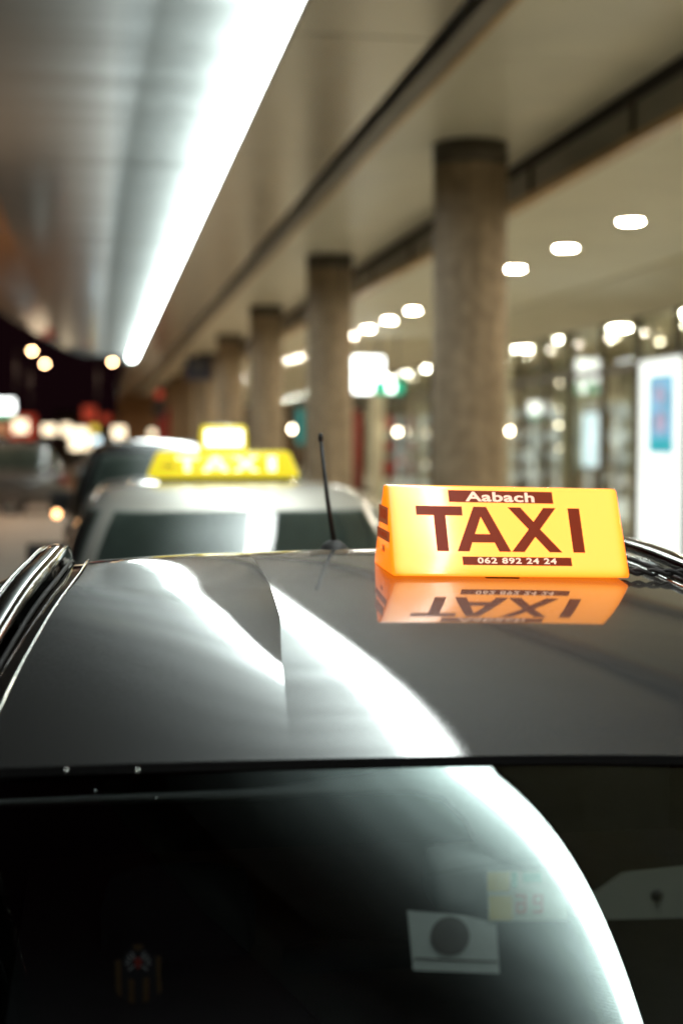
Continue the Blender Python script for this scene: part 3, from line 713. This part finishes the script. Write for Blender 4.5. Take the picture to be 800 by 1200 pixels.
# ------------------------------------------------------------------ lit two-tier sign on the white taxi
def ysign_mat(name, cx, amp, base):
    m, nt, b = new_mat(name); b.inputs['Base Color'].default_value = (.4, .32, .02, 1); b.inputs['Roughness'].default_value = .25
    b.inputs['Emission Color'].default_value = (*cx, 1); b.inputs['Emission Strength'].default_value = base; return m
M['shade_yellow'] = ysign_mat('yellow_plastic_shade', (.86, .70, .02), 0, .9)
M['shade_hot'] = emit('white_letter_glow', (1, .93, .52), 2.0)
M['lamp_hot'] = emit('lamp_window_glow', (1, .95, .70), 3.5)
ts = thing('lit_taxi_sign', 'glowing yellow two-tier TAXI roof sign on the silver-white taxi ahead', 'taxi sign', (.575, 6.62, EYE - .178))
def rbox(name, hw0, hw1, d0, d1, z0, z1, mt, parent, bev=.02):
    bm = bmesh.new(); r = bmesh.ops.create_cube(bm, size=1)
    for v in r['verts']:
        top = v.co.z > 0; hw = hw1 if top else hw0; d = d1 if top else d0
        v.co = ((1 if v.co.x > 0 else -1) * hw, (1 if v.co.y > 0 else -1) * d, z1 if top else z0)
    bmesh.ops.bevel(bm, geom=bm.edges[:], offset=bev, segments=3, profile=.5, affect='EDGES')
    return from_bm(name, bm, mt, parent, True)
rbox('lower_shade', .355, .305, .07, .045, .0, .125, 'shade_yellow', ts, .022)
rbox('top_lamp', .112, .105, .05, .04, .118, .245, 'shade_yellow', ts, .02)
rbox('lamp_window', .088, .088, .006, .006, .145, .222, 'lamp_hot', ts, .004).location = (0, -.047, 0)
taxi_word('letter', 0, [(-.22, -.12), (-.10, .02), (.04, .16), (.20, .24)], .03, .10, 'shade_hot', ts, lambda u, v, w_: (u, -.0705 + v * .2 - w_ * 4, v))
box('base', -.30, .30, -.05, .05, -.02, -.001, 'plastic', ts)
txt = text_mesh('small_print', 'TAXI', .022, 'plastic', ts, .001); txt.rotation_euler = (PI / 2, 0, 0); txt.location = (-.26, -.073, .055)
# ------------------------------------------------------------------ NEAR GREY TAXI
P_ = [-0.23572, 0.12163, -0.11878, 0.04154, -0.01582, -0.03993, 0.07501, -0.1258, 0.003, 0.11557, -0.06483, -0.20069, -0.53355, 0.2766, -0.33195]
XC = .47; CR = .275
def crease_x(Y): return interp(Y, [1.7, 1.8, 1.95, 2.1, 2.3, 2.7], [.232, .237, .249, .266, .274, .276]) if Y < 2.7 else .276
def Sf(X, Y):
    """height of the roof skin: crowned panel with a pressed crease left of the middle that fades out towards the tailgate"""
    c0, c1, c2, c3, a1, a2, a3, a4, e, e2, g, k_, k2, k3, c4 = P_
    u = X - XC; v = min(Y - 2.3, .9)
    z = c0 + c1 * v + c2 * v * v + c3 * v ** 3 + c4 * v ** 4 + a1 * u + a2 * u * u + a3 * u ** 3 + a4 * u ** 4 + e * u * v + e2 * u * v * v + g * u * u * v
    wv = min(X - crease_x(Y), 0); t = max(0, min(1, (Y - 1.72) / .45)); t = t * t * (3 - 2 * t)
    return z + (k_ * wv + k2 * wv * wv * math.exp(wv * 4) + k3 * wv * v) * t + EYE
def Yn(X): return -.196002 * X ** 3 + .239567 * X * X - .151139 * X + 1.75072
def Zn(X): return -.058001 * X * X + .034151 * X - .39769 + EYE
AY = [1.40, 1.60, 1.75, 1.87, 2.0, 2.15, 2.4, 2.75, 3.1]; AX = [-.235, -.190, -.155, -.118, -.073, -.037, -.018, -.012, -.016]
def XL(Y): return smooth_interp(Y, AY, AX)
def XR(Y): return 2 * .475 - XL(Y) + .01
taxi = thing('grey_taxi', 'dark grey metallic taxi in the foreground with roof rails and an antenna', 'taxi')
YF = 3.12
def roof_pt(u, v):
    # u across (0 left .. 1 right) with a seam exactly on the crease, v along
    yl = Yn(0)
    Y = yl + (YF - yl) * v
    xl, xr = XL(Y), XR(Y)
    uc = .32
    c_ = crease_x(Y)
    X = xl + (c_ - xl) * (u / uc) if u <= uc else c_ + (xr - c_) * ((u - uc) / (1 - uc))
    Yq = Yn(X) + (YF - Yn(X)) * v
    if abs(u - uc) < 1e-6: X = crease_x(Yq)
    return (X, Yq, Sf(X, Yq))
us = lin(0, .32, 40) + lin(.32, 1, 70)[1:]; vs = lin(0, 1, 110)
roof = grid('roof_panel', roof_pt, us, vs, 'paint', taxi)
ci = 39
me = roof.data
for e in me.edges:
    a, b = e.vertices
    if a % len(us) == ci and b % len(us) == ci: e.use_edge_sharp = True
# rolled rear lip of the roof panel
def lip_pt(u, v):
    X, Y, Z = roof_pt(u, 0); a = v * PI / 2 * 1.1
    return (X, Y - .0035 * math.sin(a) - .0003, Z - .0035 * (1 - math.cos(a)) + .0)
grid('roof_lip', lip_pt, us, lin(0, 1, 6), 'seal_black', taxi)
grid('rear_seal', lambda u, v: (lambda p: (p[0], p[1] - .0035 - .003 * v, p[2] - .0033 - .007 * v))(roof_pt(u, 0)), us, [0, 1], 'seal_black', taxi)
# ditch moulding, thin bright bead and roof rail, left and right
def side_path(dx, dz, y0, y1, n, side):
    out = []
    for Y in lin(y0, y1, n):
        x = XL(Y) if side < 0 else XR(Y)
        out.append(Vector((x + side * dx, Y, Sf(x, Y) + dz)))
    return out
for s in (-1, 1):
    tube('roof_bead', side_path(.004, .001, 1.55, 3.05, 40, s), .0022, 'chrome', taxi, 6)
    # ditch strip
    pa = side_path(.008, -.004, 1.5, 3.08, 40, s); pb = side_path(.030, -.006, 1.5, 3.08, 40, s)
    V = [p for pr in zip(pa, pb) for p in pr]; Fc = [(2 * i, 2 * i + 1, 2 * i + 3, 2 * i + 2) for i in range(len(pa) - 1)]
    mesh('ditch_moulding', V, Fc, 'gloss_black', taxi, True)
    tube('gutter_seal', side_path(.033, -.001, 1.5, 3.04, 40, s), .0035, 'rubber', taxi, 6)
    # rail: flat glossy bar with chrome edges, curving down into a foot at its front end
    prof = side_path(.060, .016, 1.35, 3.02, 50, s)
    nr = len(prof)
    for i, p in enumerate(prof):
        t = i / (nr - 1); p.z -= .022 * max(0, (t - .93) / .07) ** 2
        p.x -= s * .0
    rad = [.021 * (1 - .55 * max(0, (i / (nr - 1) - .95) / .05) ** 2) for i in range(nr)]
    rail = tube('roof_rail', prof, rad, 'gloss_black', taxi, 14, (1.0, .72))
    for off in (-.019, .019):
        tube('chrome_edge', [p + Vector((off, 0, .009)) for p in prof[:-3]], .0028, 'chrome', rail, 6)
# upper body side: door frames and shoulder, glossy dark
SO = [0, .05, .10, .15, .19, .22, .25, .27]; SD = [0, .010, .035, .085, .17, .30, .48, .62]
def side_pt(s):
    def fn(u, v):
        Y = v; x = XL(min(Y, 3.1)) if s < 0 else XR(min(Y, 3.1)); o_ = interp(u, range(8), SO); d_ = interp(u, range(8), SD)
        zr = Sf(x, min(Y, 3.15)) - .012 - (max(0, Y - 3.15) ** 1.3) * .22
        wide = .0 + .05 * min(1, max(0, (Y - 1.6) / 1.2))
        return (x + s * (.075 + o_ + wide * u / 7), Y, zr - d_)
    return fn
for s in (-1, 1):
    grid('door_frame', side_pt(s), lin(0, 2.6, 12), lin(1.35, 3.6, 50), 'gloss_black', taxi)
    grid('side_window', side_pt(s), lin(2.62, 6.6, 12), lin(1.42, 3.6, 50), 'car_glass', taxi)
    grid('door_panel', side_pt(s), lin(6.62, 7, 3), lin(1.35, 3.6, 30), 'paint', taxi)
    tube('window_chrome', [Vector(side_pt(s)(2.61, y)) + Vector((s * .002, 0, 0)) for y in lin(1.4, 3.6, 40)], .003, 'chrome', taxi, 6)
    tube('frame_highlight_bead', [Vector(side_pt(s)(.25, y)) + Vector((0, 0, .003)) for y in lin(1.4, 3.1, 40)], .0025, 'chrome', taxi, 6)
# rest of the body below (lower sides, nose, tailgate)
zb = EYE - .245 - .60
lo = [(.22, .80, .95, 5.05, 7), (.32, .86, .92, 5.12, 6), (.6, .89, .93, 5.12, 5.5), (.80, .885, .99, 5.05, 5.5), (zb - .01, .84, 1.08, 4.7, 5)]
V, Fc = loft(lo); b_ = mesh('body', V, Fc, 'paint', taxi, True); b_.location.x = XC
# windscreen and bonnet
def scr_pt(u, v):
    X, Y, Z = roof_pt(u, 1); xe = XC + (X - XC) * (1 + .28 * v)
    return (xe, Y + .95 * v + .05 * math.sin(PI * u) * v, Z - .03 * v - .58 * v ** 1.25)
grid('windscreen', scr_pt, lin(0, 1, 20), lin(.01, 1, 12), 'car_glass', taxi)
for s in (-1, 1):
    for yw in (1.55, 4.35): 
        q = wheel(taxi, XC + s * .76, yw, .33, s)
    bm = bmesh.new(); bm_box(bm, XC + s * .80, XC + s * 1.0, 3.75, 3.9, zb + .02, zb + .16, .03); from_bm('mirror', bm, 'paint', taxi)
# rear window
gq = [1.0689, -.5134, .7839, -1.4389, -.5218]
def gz(X, Y):
    s_ = Y - Yn(X); u = X - XC
    return Zn(X) - .008 + gq[0] * s_ + gq[1] * s_ * s_ + gq[3] * u * s_ + 4 * gq[2] * u * u * s_ + gq[4] * u * s_ * s_
def gl_pt(u, v):
    X = -.14 + 1.22 * u; Y = Yn(X) - .004 - .38 * v
    return (X, Y, gz(X, Y))
rw = grid('rear_window', gl_pt, lin(0, 1, 60), lin(0, 1, 40), 'rear_glass', taxi)
# heating wire
def wire(v, nm='heating_wire'): return tube(nm, [Vector(gl_pt(u, v)) + Vector((0, .0015, -.0012)) for u in lin(.36, .86, 24)], .0004, 'rubber', rw, 5)
wire(.23)
# tailgate below the glass
def tg_pt(u, v):
    X = -.36 + 1.66 * u; t = v; xg = min(max(X, -.14), 1.08)
    Y0_ = Yn(xg) - .392; z0 = gz(xg, Y0_) 
    return (X, Y0_ - .12 * math.sin(t * PI / 2), z0 - .004 - .62 * t)
grid('tailgate', tg_pt, lin(0, 1, 20), lin(0, 1, 12), 'paint', taxi)
def pil_pt(s):
    def fn(u, v):
        X0 = -.14 if s < 0 else 1.08; Y = Yn(X0) - .006 - .38 * v; a = Vector((X0, Y, gz(X0, Y) - .003)); 
        b = Vector((X0 + s * .20, Y + .05, gz(X0, Y) - .12)); return tuple(a.lerp(b, u))
    return fn
for s in (-1, 1): grid('rear_pillar', pil_pt(s), lin(0, 1, 6), lin(0, 1, 20), 'paint', taxi)
for s in (-1, 1):
    bm = bmesh.new(); bm_box(bm, XC + s * .62, XC + s * .84, .88, 1.0, .72, .98, .03); from_bm('tail_light', bm, 'red', taxi)
box('rear_bumper', XC - .84, XC + .84, .82, 1.0, .3, .55, 'plastic', taxi, .04)
box('number_plate', XC - .26, XC + .26, .86, .875, .60, .72, 'paper', taxi)
# small chrome clips under the roof lip
for px_ in (78, 161): 
    p = at(px_, 900.5, at_d := 1.66)
    lathe('lip_clip', [(0, 0), (.0022, .0), (.0022, .005), (0, .0052)], 'chrome', taxi, 8, p + Vector((0, -.006, -.004)))
# interior behind the glass: points measured on the glass then set back
def behind(x, y, back):
    """point inside the car seen through image point x, y, 'back' metres behind the glass"""
    d = Rv * ((x - 400) / F) + Fv - Uv * ((y - 600) / F)
    lo_, hi_ = .8, 2.4
    for _ in range(40):
        mm = (lo_ + hi_) / 2; q = d * mm
        if q.z + EYE < gz(q.x, q.y): hi_ = mm
        else: lo_ = mm
    return Vector((0, 0, EYE)) + d * (lo_ + back)
def slab(name, pts, back, mt, parent, th=.01, smooth=False):
    fr = [behind(x, y, back) for x, y in pts]; bk = [p + Vector((0, th, -th * .3)) for p in fr]; n = len(fr)
    return mesh(name, fr + bk, [tuple(range(n)), tuple(range(n, 2 * n))[::-1]] + [(i, (i + 1) % n, n + (i + 1) % n, n + i) for i in range(n)], mt, parent, smooth)
def strip_between(name, A, B, back, mt, parent, th=.01):
    V = []; Fc = []
    for a, b in zip(A, B):
        p, q = behind(*a, back), behind(*b, back); V += [p, q, q + Vector((0, th, -th)), p + Vector((0, th, -th))]
    for i in range(len(A) - 1):
        for k in range(4): Fc.append((i * 4 + k, i * 4 + (k + 1) % 4, i * 4 + 4 + (k + 1) % 4, i * 4 + 4 + k))
    return mesh(name, V, Fc, mt, parent, True)
# hatch trim: pale headlining edge with a rounded inner corner that runs down the right side
inn = [(-40, 941), (60, 938), (160, 934), (300, 931), (400, 926), (480, 922), (520, 930), (545, 955), (560, 985), (585, 1008), (625, 1016), (660, 1017)]
out_ = [(-40, 938), (60, 934), (160, 930), (300, 924), (400, 910), (500, 900), (560, 902), (590, 920), (615, 950), (635, 980), (650, 1000), (662, 1012)]
strip_between('hatch_trim', out_, inn, .03, 'hatch_grey', taxi)
# dark cabin seen past it
box('cabin_lining', -.30, 1.25, 2.7, 2.75, .6, 1.40, 'dark_trim', taxi)
box('side_lining', 1.13, 1.15, 1.66, 2.69, .6, 1.40, 'dark_trim', taxi)
box('side_lining', -.24, -.22, 1.8, 2.69, .6, 1.40, 'dark_trim', taxi)
box('load_cover', -.12, 1.06, 1.62, 2.5, 1.0, 1.02, 'dark_trim', taxi)
def soft_block(name, x0, x1, y0, y1, back, mt, depth=.1):
    a = behind(x0, y1, back); b = behind(x1, y0, back)
    bm = bmesh.new(); bm_box(bm, a.x, b.x, a.y, a.y + depth, a.z, b.z, min(b.x - a.x, b.z - a.z) * .28); return from_bm(name, bm, mt, taxi, True)
soft_block('headrest', 512, 612, 995, 1075, .06, 'hatch_grey', .09)
soft_block('seat_back', 120, 300, 1010, 1260, .35, 'dark_trim', .12)
soft_block('seat_back', 330, 520, 1110, 1280, .35, 'dark_trim', .12)
slab('pillar_trim', [(640, 1030), (700, 1046), (735, 1022), (830, 1012), (840, 1075), (700, 1078), (640, 1072)], .05, 'cream_trim', taxi, .02)
p = behind(770, 1050, .044); lathe('belt_bolt', [(0, -.002), (.006, -.002), (.008, .002)], 'plastic', taxi, 12, p, 'Y')
# folded card with a dark disc hanging inside the glass
cardp = slab('window_card', [(477, 1067), (540, 1072), (581, 1082), (585, 1141), (484, 1137)], .010, 'paper', taxi, .001)
n = 24; mesh('disc_print', [behind(527 + 23 * math.cos(2 * PI * i / n), 1097 + 23 * math.sin(2 * PI * i / n), .0085) for i in range(n)], [tuple(range(n))], 'grey_disc', cardp)
strip_between('fold_line', [(486, 1122), (583, 1126)], [(486, 1124), (583, 1128)], .0085, 'grey_disc', cardp, .0003)
# colourful toll sticker
M['st_yellow'] = mat('sticker_yellow', (.65, .50, .10), .5, amt=.1); M['st_green'] = mat('sticker_green', (.08, .45, .28), .5, amt=.1)
M['st_red'] = mat('sticker_red', (.60, .12, .08), .5, amt=.1); M['st_pale'] = mat('sticker_pale', (.55, .58, .45), .5, amt=.1)
stk = slab('toll_sticker', [(570, 1020), (664, 1020), (664, 1078), (572, 1080)], .006, 'st_pale', rw, .0005)
for (x0, y0, x1, y1, mt) in ((571, 1022, 597, 1044, 'st_yellow'), (573, 1050, 600, 1078, 'st_yellow'), (599, 1022, 606, 1040, 'st_green'), (612, 1022, 634, 1034, 'st_green')):
    slab('colour_print', [(x0, y0), (x1, y0), (x1, y1), (x0, y1)], .0050, mt, stk, .0003)
for x in (604, 624):   # red figures
    for (a, b, c, d) in ((0, 0, 12, 3), (0, 9, 12, 12), (0, 19, 12, 22), (9, 0, 12, 22), (0, 12, 3, 22) if x == 604 else (0, 0, 3, 12)):
        slab('figure_print', [(x + a, 1048 + b), (x + c, 1048 + b), (x + c, 1048 + d), (x + a, 1048 + d)], .0045, 'st_red', stk, .0002)

# club crest sticker on the glass: striped shield under a round emblem with silver feathers
M['c_yellow'] = mat('crest_gold', (.10, .052, .014), .5, amt=.15, scale=40); M['c_dark'] = mat('crest_black', (.012, .010, .014), .5, amt=.1)
M['c_silver'] = mat('crest_silver', (.40, .38, .38), .5, amt=.05); M['c_red'] = mat('crest_red', (.30, .03, .02), .5, amt=.1)
l0 = .004
def on_glass(u, v, l=.0006):   # crest coordinates: photo pixels round its centre
    d = behind(u, v, 0); return d + Vector((0, l0 - l, -(l0 - l) * .6))
def gpoly(name, pts, mt, par, l): return mesh(name, [on_glass(x, y, l) for x, y in pts], [tuple(range(len(pts)))], mt, par)
sh = [(134, 1124), (136, 1140), (135, 1158), (137, 1166), (146, 1173), (162, 1178), (176, 1173), (188, 1165), (191, 1158), (188, 1140), (190, 1119), (176, 1119), (150, 1122)]
cr = gpoly('crest_sticker', sh, 'c_dark', rw, .0006)
for pl in ([(135, 1125), (142, 1124), (143, 1168), (138, 1165), (136, 1156)], [(151, 1146), (158, 1148), (158, 1176), (151, 1174)], [(168, 1146), (175, 1144), (175, 1172), (168, 1175)], [(183, 1120), (189, 1119), (188, 1140), (190, 1160), (185, 1166)]):
    gpoly('stripe', pl, 'c_yellow', cr, .0010)
gpoly('roundel', [(162 + 17.5 * math.cos(a), 1127 + 19 * math.sin(a)) for a in lin(0, 2 * PI, 25)[:-1]], 'c_dark', cr, .0014)
gpoly('crown', [(155, 1106), (169, 1106), (166, 1113), (158, 1113)], 'c_yellow', cr, .0016)
for s in (-1, 1):
    for i, (r0, r1, a) in enumerate(((4, 15, -58), (7, 15, -36), (8, 15, -15), (8, 15, 5), (3, 14, 38))):
        a = math.radians(a); dx, dy = math.cos(a) * s, math.sin(a); nx, ny = -dy, dx; c0 = (162, 1128)
        gpoly('feather', [(c0[0] + dx * r0 - nx * .5, c0[1] + dy * r0 - ny * .5), (c0[0] + dx * r1 - nx * 1.1, c0[1] + dy * r1 - ny * 1.1), (c0[0] + dx * r1 + nx * 1.1, c0[1] + dy * r1 + ny * 1.1), (c0[0] + dx * r0 + nx * .5, c0[1] + dy * r0 + ny * .5)], 'c_silver', cr, .0018)
gpoly('heart', [(157, 1124), (162, 1121), (167, 1124), (166, 1130), (162, 1136), (158, 1130)], 'c_red', cr, .0019)

# antenna on the roof
ab = Vector((.475, 2.86, Sf(.475, 2.86)))
ant = tube('antenna', [ab + Vector((0, 0, .012)), ab + Vector((-.012, .02, .11)), ab + Vector((-.0225, .04, .232))], [.0056, .0046, .0040], 'plastic', taxi, 12)
lathe('tip', [(.0044, 0), (.0056, .004), (.005, .016), (0, .018)], 'plastic', ant, 12, ab + Vector((-.0225, .04, .226)))
V, Fc = [], []
for i in range(9):
    t = i / 8; r = .034 * (1 - t ** 2.2) ** .6 if t < 1 else .006
    for k_ in range(20): V.append(ab + Vector((r * .85 * math.cos(2 * PI * k_ / 20), r * 1.5 * math.sin(2 * PI * k_ / 20) + .01 * t, .028 * t - .002)))
for i in range(8):
    for k_ in range(20): Fc.append((i * 20 + k_, i * 20 + (k_ + 1) % 20, (i + 1) * 20 + (k_ + 1) % 20, (i + 1) * 20 + k_))
mesh('antenna_foot', V, Fc, 'rubber', ant, True)

# ------------------------------------------------------------------ yellow prism TAXI sign standing on the near roof
def shade_mat():
    m, nt, b = new_mat('backlit_yellow_plastic')
    b.inputs['Base Color'].default_value = (.22, .15, .015, 1); b.inputs['Roughness'].default_value = .16; b.inputs['Coat Weight'].default_value = .4; b.inputs['Coat Roughness'].default_value = .06
    # glow of the two tubes inside: strong behind the middle of each face, weaker and redder where the plastic is thick at its edges
    tc = nt.nodes.new('ShaderNodeTexCoord'); sx = nt.nodes.new('ShaderNodeSeparateXYZ'); nt.links.new(tc.outputs['Object'], sx.inputs[0])
    def math_(op, a, b_=None, v=None):
        n = nt.nodes.new('ShaderNodeMath'); n.operation = op
        nt.links.new(a, n.inputs[0])
        if b_ is not None: nt.links.new(b_, n.inputs[1])
        if v is not None: n.inputs[1].default_value = v
        return n.outputs[0]
    ax = math_('ABSOLUTE', sx.outputs[0]); ex = math_('SUBTRACT', ax, v=.180); ex = math_('MAXIMUM', ex, v=0); ex = math_('MULTIPLY', ex, v=1 / .027); ex = math_('POWER', ex, v=3)
    ez = math_('SUBTRACT', sx.outputs[2], v=.078); ez = math_('ABSOLUTE', ez); ez = math_('SUBTRACT', ez, v=.058); ez = math_('MAXIMUM', ez, v=0); ez = math_('MULTIPLY', ez, v=1 / .024); ez = math_('POWER', ez, v=2.5)
    e = math_('ADD', ex, ez); e = math_('MINIMUM', e, v=1.0)
    r = nt.nodes.new('ShaderNodeValToRGB'); cr_ = r.color_ramp
    cr_.elements[0].position = 0; cr_.elements[0].color = (2.6, .84, .15, 1); cr_.elements[1].position = 1; cr_.elements[1].color = (1.8, .34, .012, 1)
    q = cr_.elements.new(.35); q.color = (2.4, .70, .07, 1)
    nt.links.new(e, r.inputs[0]); nt.links.new(r.outputs[0], b.inputs['Emission Color']); b.inputs['Emission Strength'].default_value = .98
    return m
M['sign_shade'] = shade_mat()
M['sign_edge'] = emit('thick_plastic_edge', (.85, .26, .02), .75)
M['letter_red'] = emit('translucent_dark_red_film', (.26, .024, .003), .9); M['letter_red'].node_tree.nodes['Principled BSDF'].inputs['Specular IOR Level'].default_value = .25; M['letter_red'].node_tree.nodes['Principled BSDF'].inputs['Base Color'].default_value = (.03, .012, .008, 1)
M['letter_pink'] = emit('pale_letter_film', (1, .68, .50), .9)
sgn = thing('yellow_taxi_sign', 'yellow triangular lit TAXI sign with red letters standing on the near grey roof', 'taxi sign', (.6935, 2.325, EYE - .2310), rz=0)
sgn.rotation_euler = (math.radians(2.5), math.radians(1.45), 0)
HW = .2095; SHX = -.004; ZB = -.003; ZP = .145; DB = .083; DT = .008
def prism(hw, db, dt, z0, z1, bev):
    bm = bmesh.new()
    V = [bm.verts.new(p) for p in ((-hw, 0, z0), (hw, 0, z0), (hw, 2 * db, z0), (-hw, 2 * db, z0), (-hw + .001 + SHX, db - dt, z1), (hw - .001 + SHX, db - dt, z1), (hw - .001 + SHX, db + dt, z1), (-hw + .001 + SHX, db + dt, z1))]
    for f in ((0, 1, 5, 4), (1, 2, 6, 5), (2, 3, 7, 6), (3, 0, 4, 7), (4, 5, 6, 7), (3, 2, 1, 0)): bm.faces.new([V[i] for i in f])
    bmesh.ops.bevel(bm, geom=bm.edges[:], offset=bev, segments=4, profile=.5, affect='EDGES'); return bm
from_bm('shade', prism(HW, DB, DT, ZB, ZP, .0055), 'sign_shade', sgn, True)
# seams of thicker plastic along the corners
def face(u, v, l=.0006):
    """front face: u from centre, v height up the sign"""
    t = (v - ZB) / (ZP - ZB); y = t * (DB - DT); nrm = Vector((0, -(ZP - ZB), DB - DT)).normalized()
    return Vector((u + SHX * t, y, v)) + nrm * l
taxi_word('letter', 0, [(-.1585, -.0775), (-.0925, .0015), (.0030, .0925), (.1125, .1335)], .038, .111, 'letter_red', sgn, lambda u, v, w_: face(u, v, w_ + .0004))
def bar(name, u0, u1, v0, v1, mt, l=.0006, sl=0.0):
    P4 = [(u0, v0), (u1, v0), (u1, v1), (u0, v1)]
    V = [face(a, b, l) for a, b in P4] + [face(a, b, -.0004) for a, b in P4]
    return mesh(name, V, [(0, 1, 2, 3), (7, 6, 5, 4), (0, 4, 5, 1), (1, 5, 6, 2), (2, 6, 7, 3), (3, 7, 4, 0)], mt, sgn)
b1 = bar('name_band', -.0985, .0880, .1185, .1380, 'letter_red'); b2 = bar('number_band', -.0855, .1070, .0160, .0295, 'letter_red')
tilt = math.atan2(ZP - ZB, DB - DT)
for body, uc, vc, size, bold, spc in (('Aabach', -.006, .1270, .0245, .0007, 1.06), ('062 892 24 24', .010, .0228, .0142, .0004, 1.12)):
    t = text_mesh('lettering', body, size, 'letter_pink', sgn, bold, .0002, spacing=spc); t.rotation_euler = (tilt, 0, 0); t.location = face(uc, vc, .0011); t.scale = (1.62 if uc < 0 else 1.50, 1, 1)
    xs = [v.co.x for v in t.data.vertices]; print('TEXT', body, (max(xs) - min(xs)) * 1.12)
# left end: two small bands with figures
def endface(y, z, l=.0006): return Vector((-HW - l + (.001 + SHX) * (z - ZB) / (ZP - ZB), y, z))
def endbar(y0, y1, z0, z1, mt, l=.0006, nm='end_band'):
    V = [endface(y0, z0, l), endface(y1, z0, l), endface(y1, z1, l), endface(y0, z1, l)]; V += [v + Vector((.0008, 0, 0)) for v in V]
    return mesh(nm, V, [(0, 1, 2, 3), (7, 6, 5, 4), (0, 4, 5, 1), (1, 5, 6, 2), (2, 6, 7, 3), (3, 7, 4, 0)], mt, sgn)
M['end_red'] = emit('end_film', (.42, .07, .01), .5)
endbar(.046, .122, .078, .108, 'end_red'); endbar(.030, .134, .050, .068, 'end_red')
for body, yc, zc_, size in (('TAXI', .084, .094, .024), ('062 892 24 24', .083, .059, .0115), ('24h', .075, .035, .016)):
    t = text_mesh('end_lettering', body, size, 'letter_red' if body != '24h' else 'end_red', sgn, .0003, .0002); t.rotation_euler = (PI / 2, 0, -PI / 2); t.location = endface(yc, zc_, .0012)
# magnetic foot and cable
box('foot', -.105, .045, .035, .13, -.0095, -.0035, 'plastic', sgn, .002)
for xx in (-.06, .08): lathe('magnet', [(0, -.010), (.026, -.010), (.028, -.004), (0, -.0035)], 'rubber', sgn, 20, (xx, .083, 0))
box('foot_front', -.045, .015, -.001 + .012, .03, -.010, -.0045, 'plastic', sgn, .002)
cab = []
for i in range(60):
    t = i / 59; cab.append((.195 + .40 * t, .035 + .02 * t, .004 - .006 * t - .12 * max(0, t - .72) ** 2 * 6))
for ph in (0, PI):
    tube('cable', [(x, y + .0042 * math.cos(i * .75 + ph), z + .0042 * math.sin(i * .75 + ph)) for i, (x, y, z) in enumerate(cab)], .0036, 'rubber', sgn, 8)
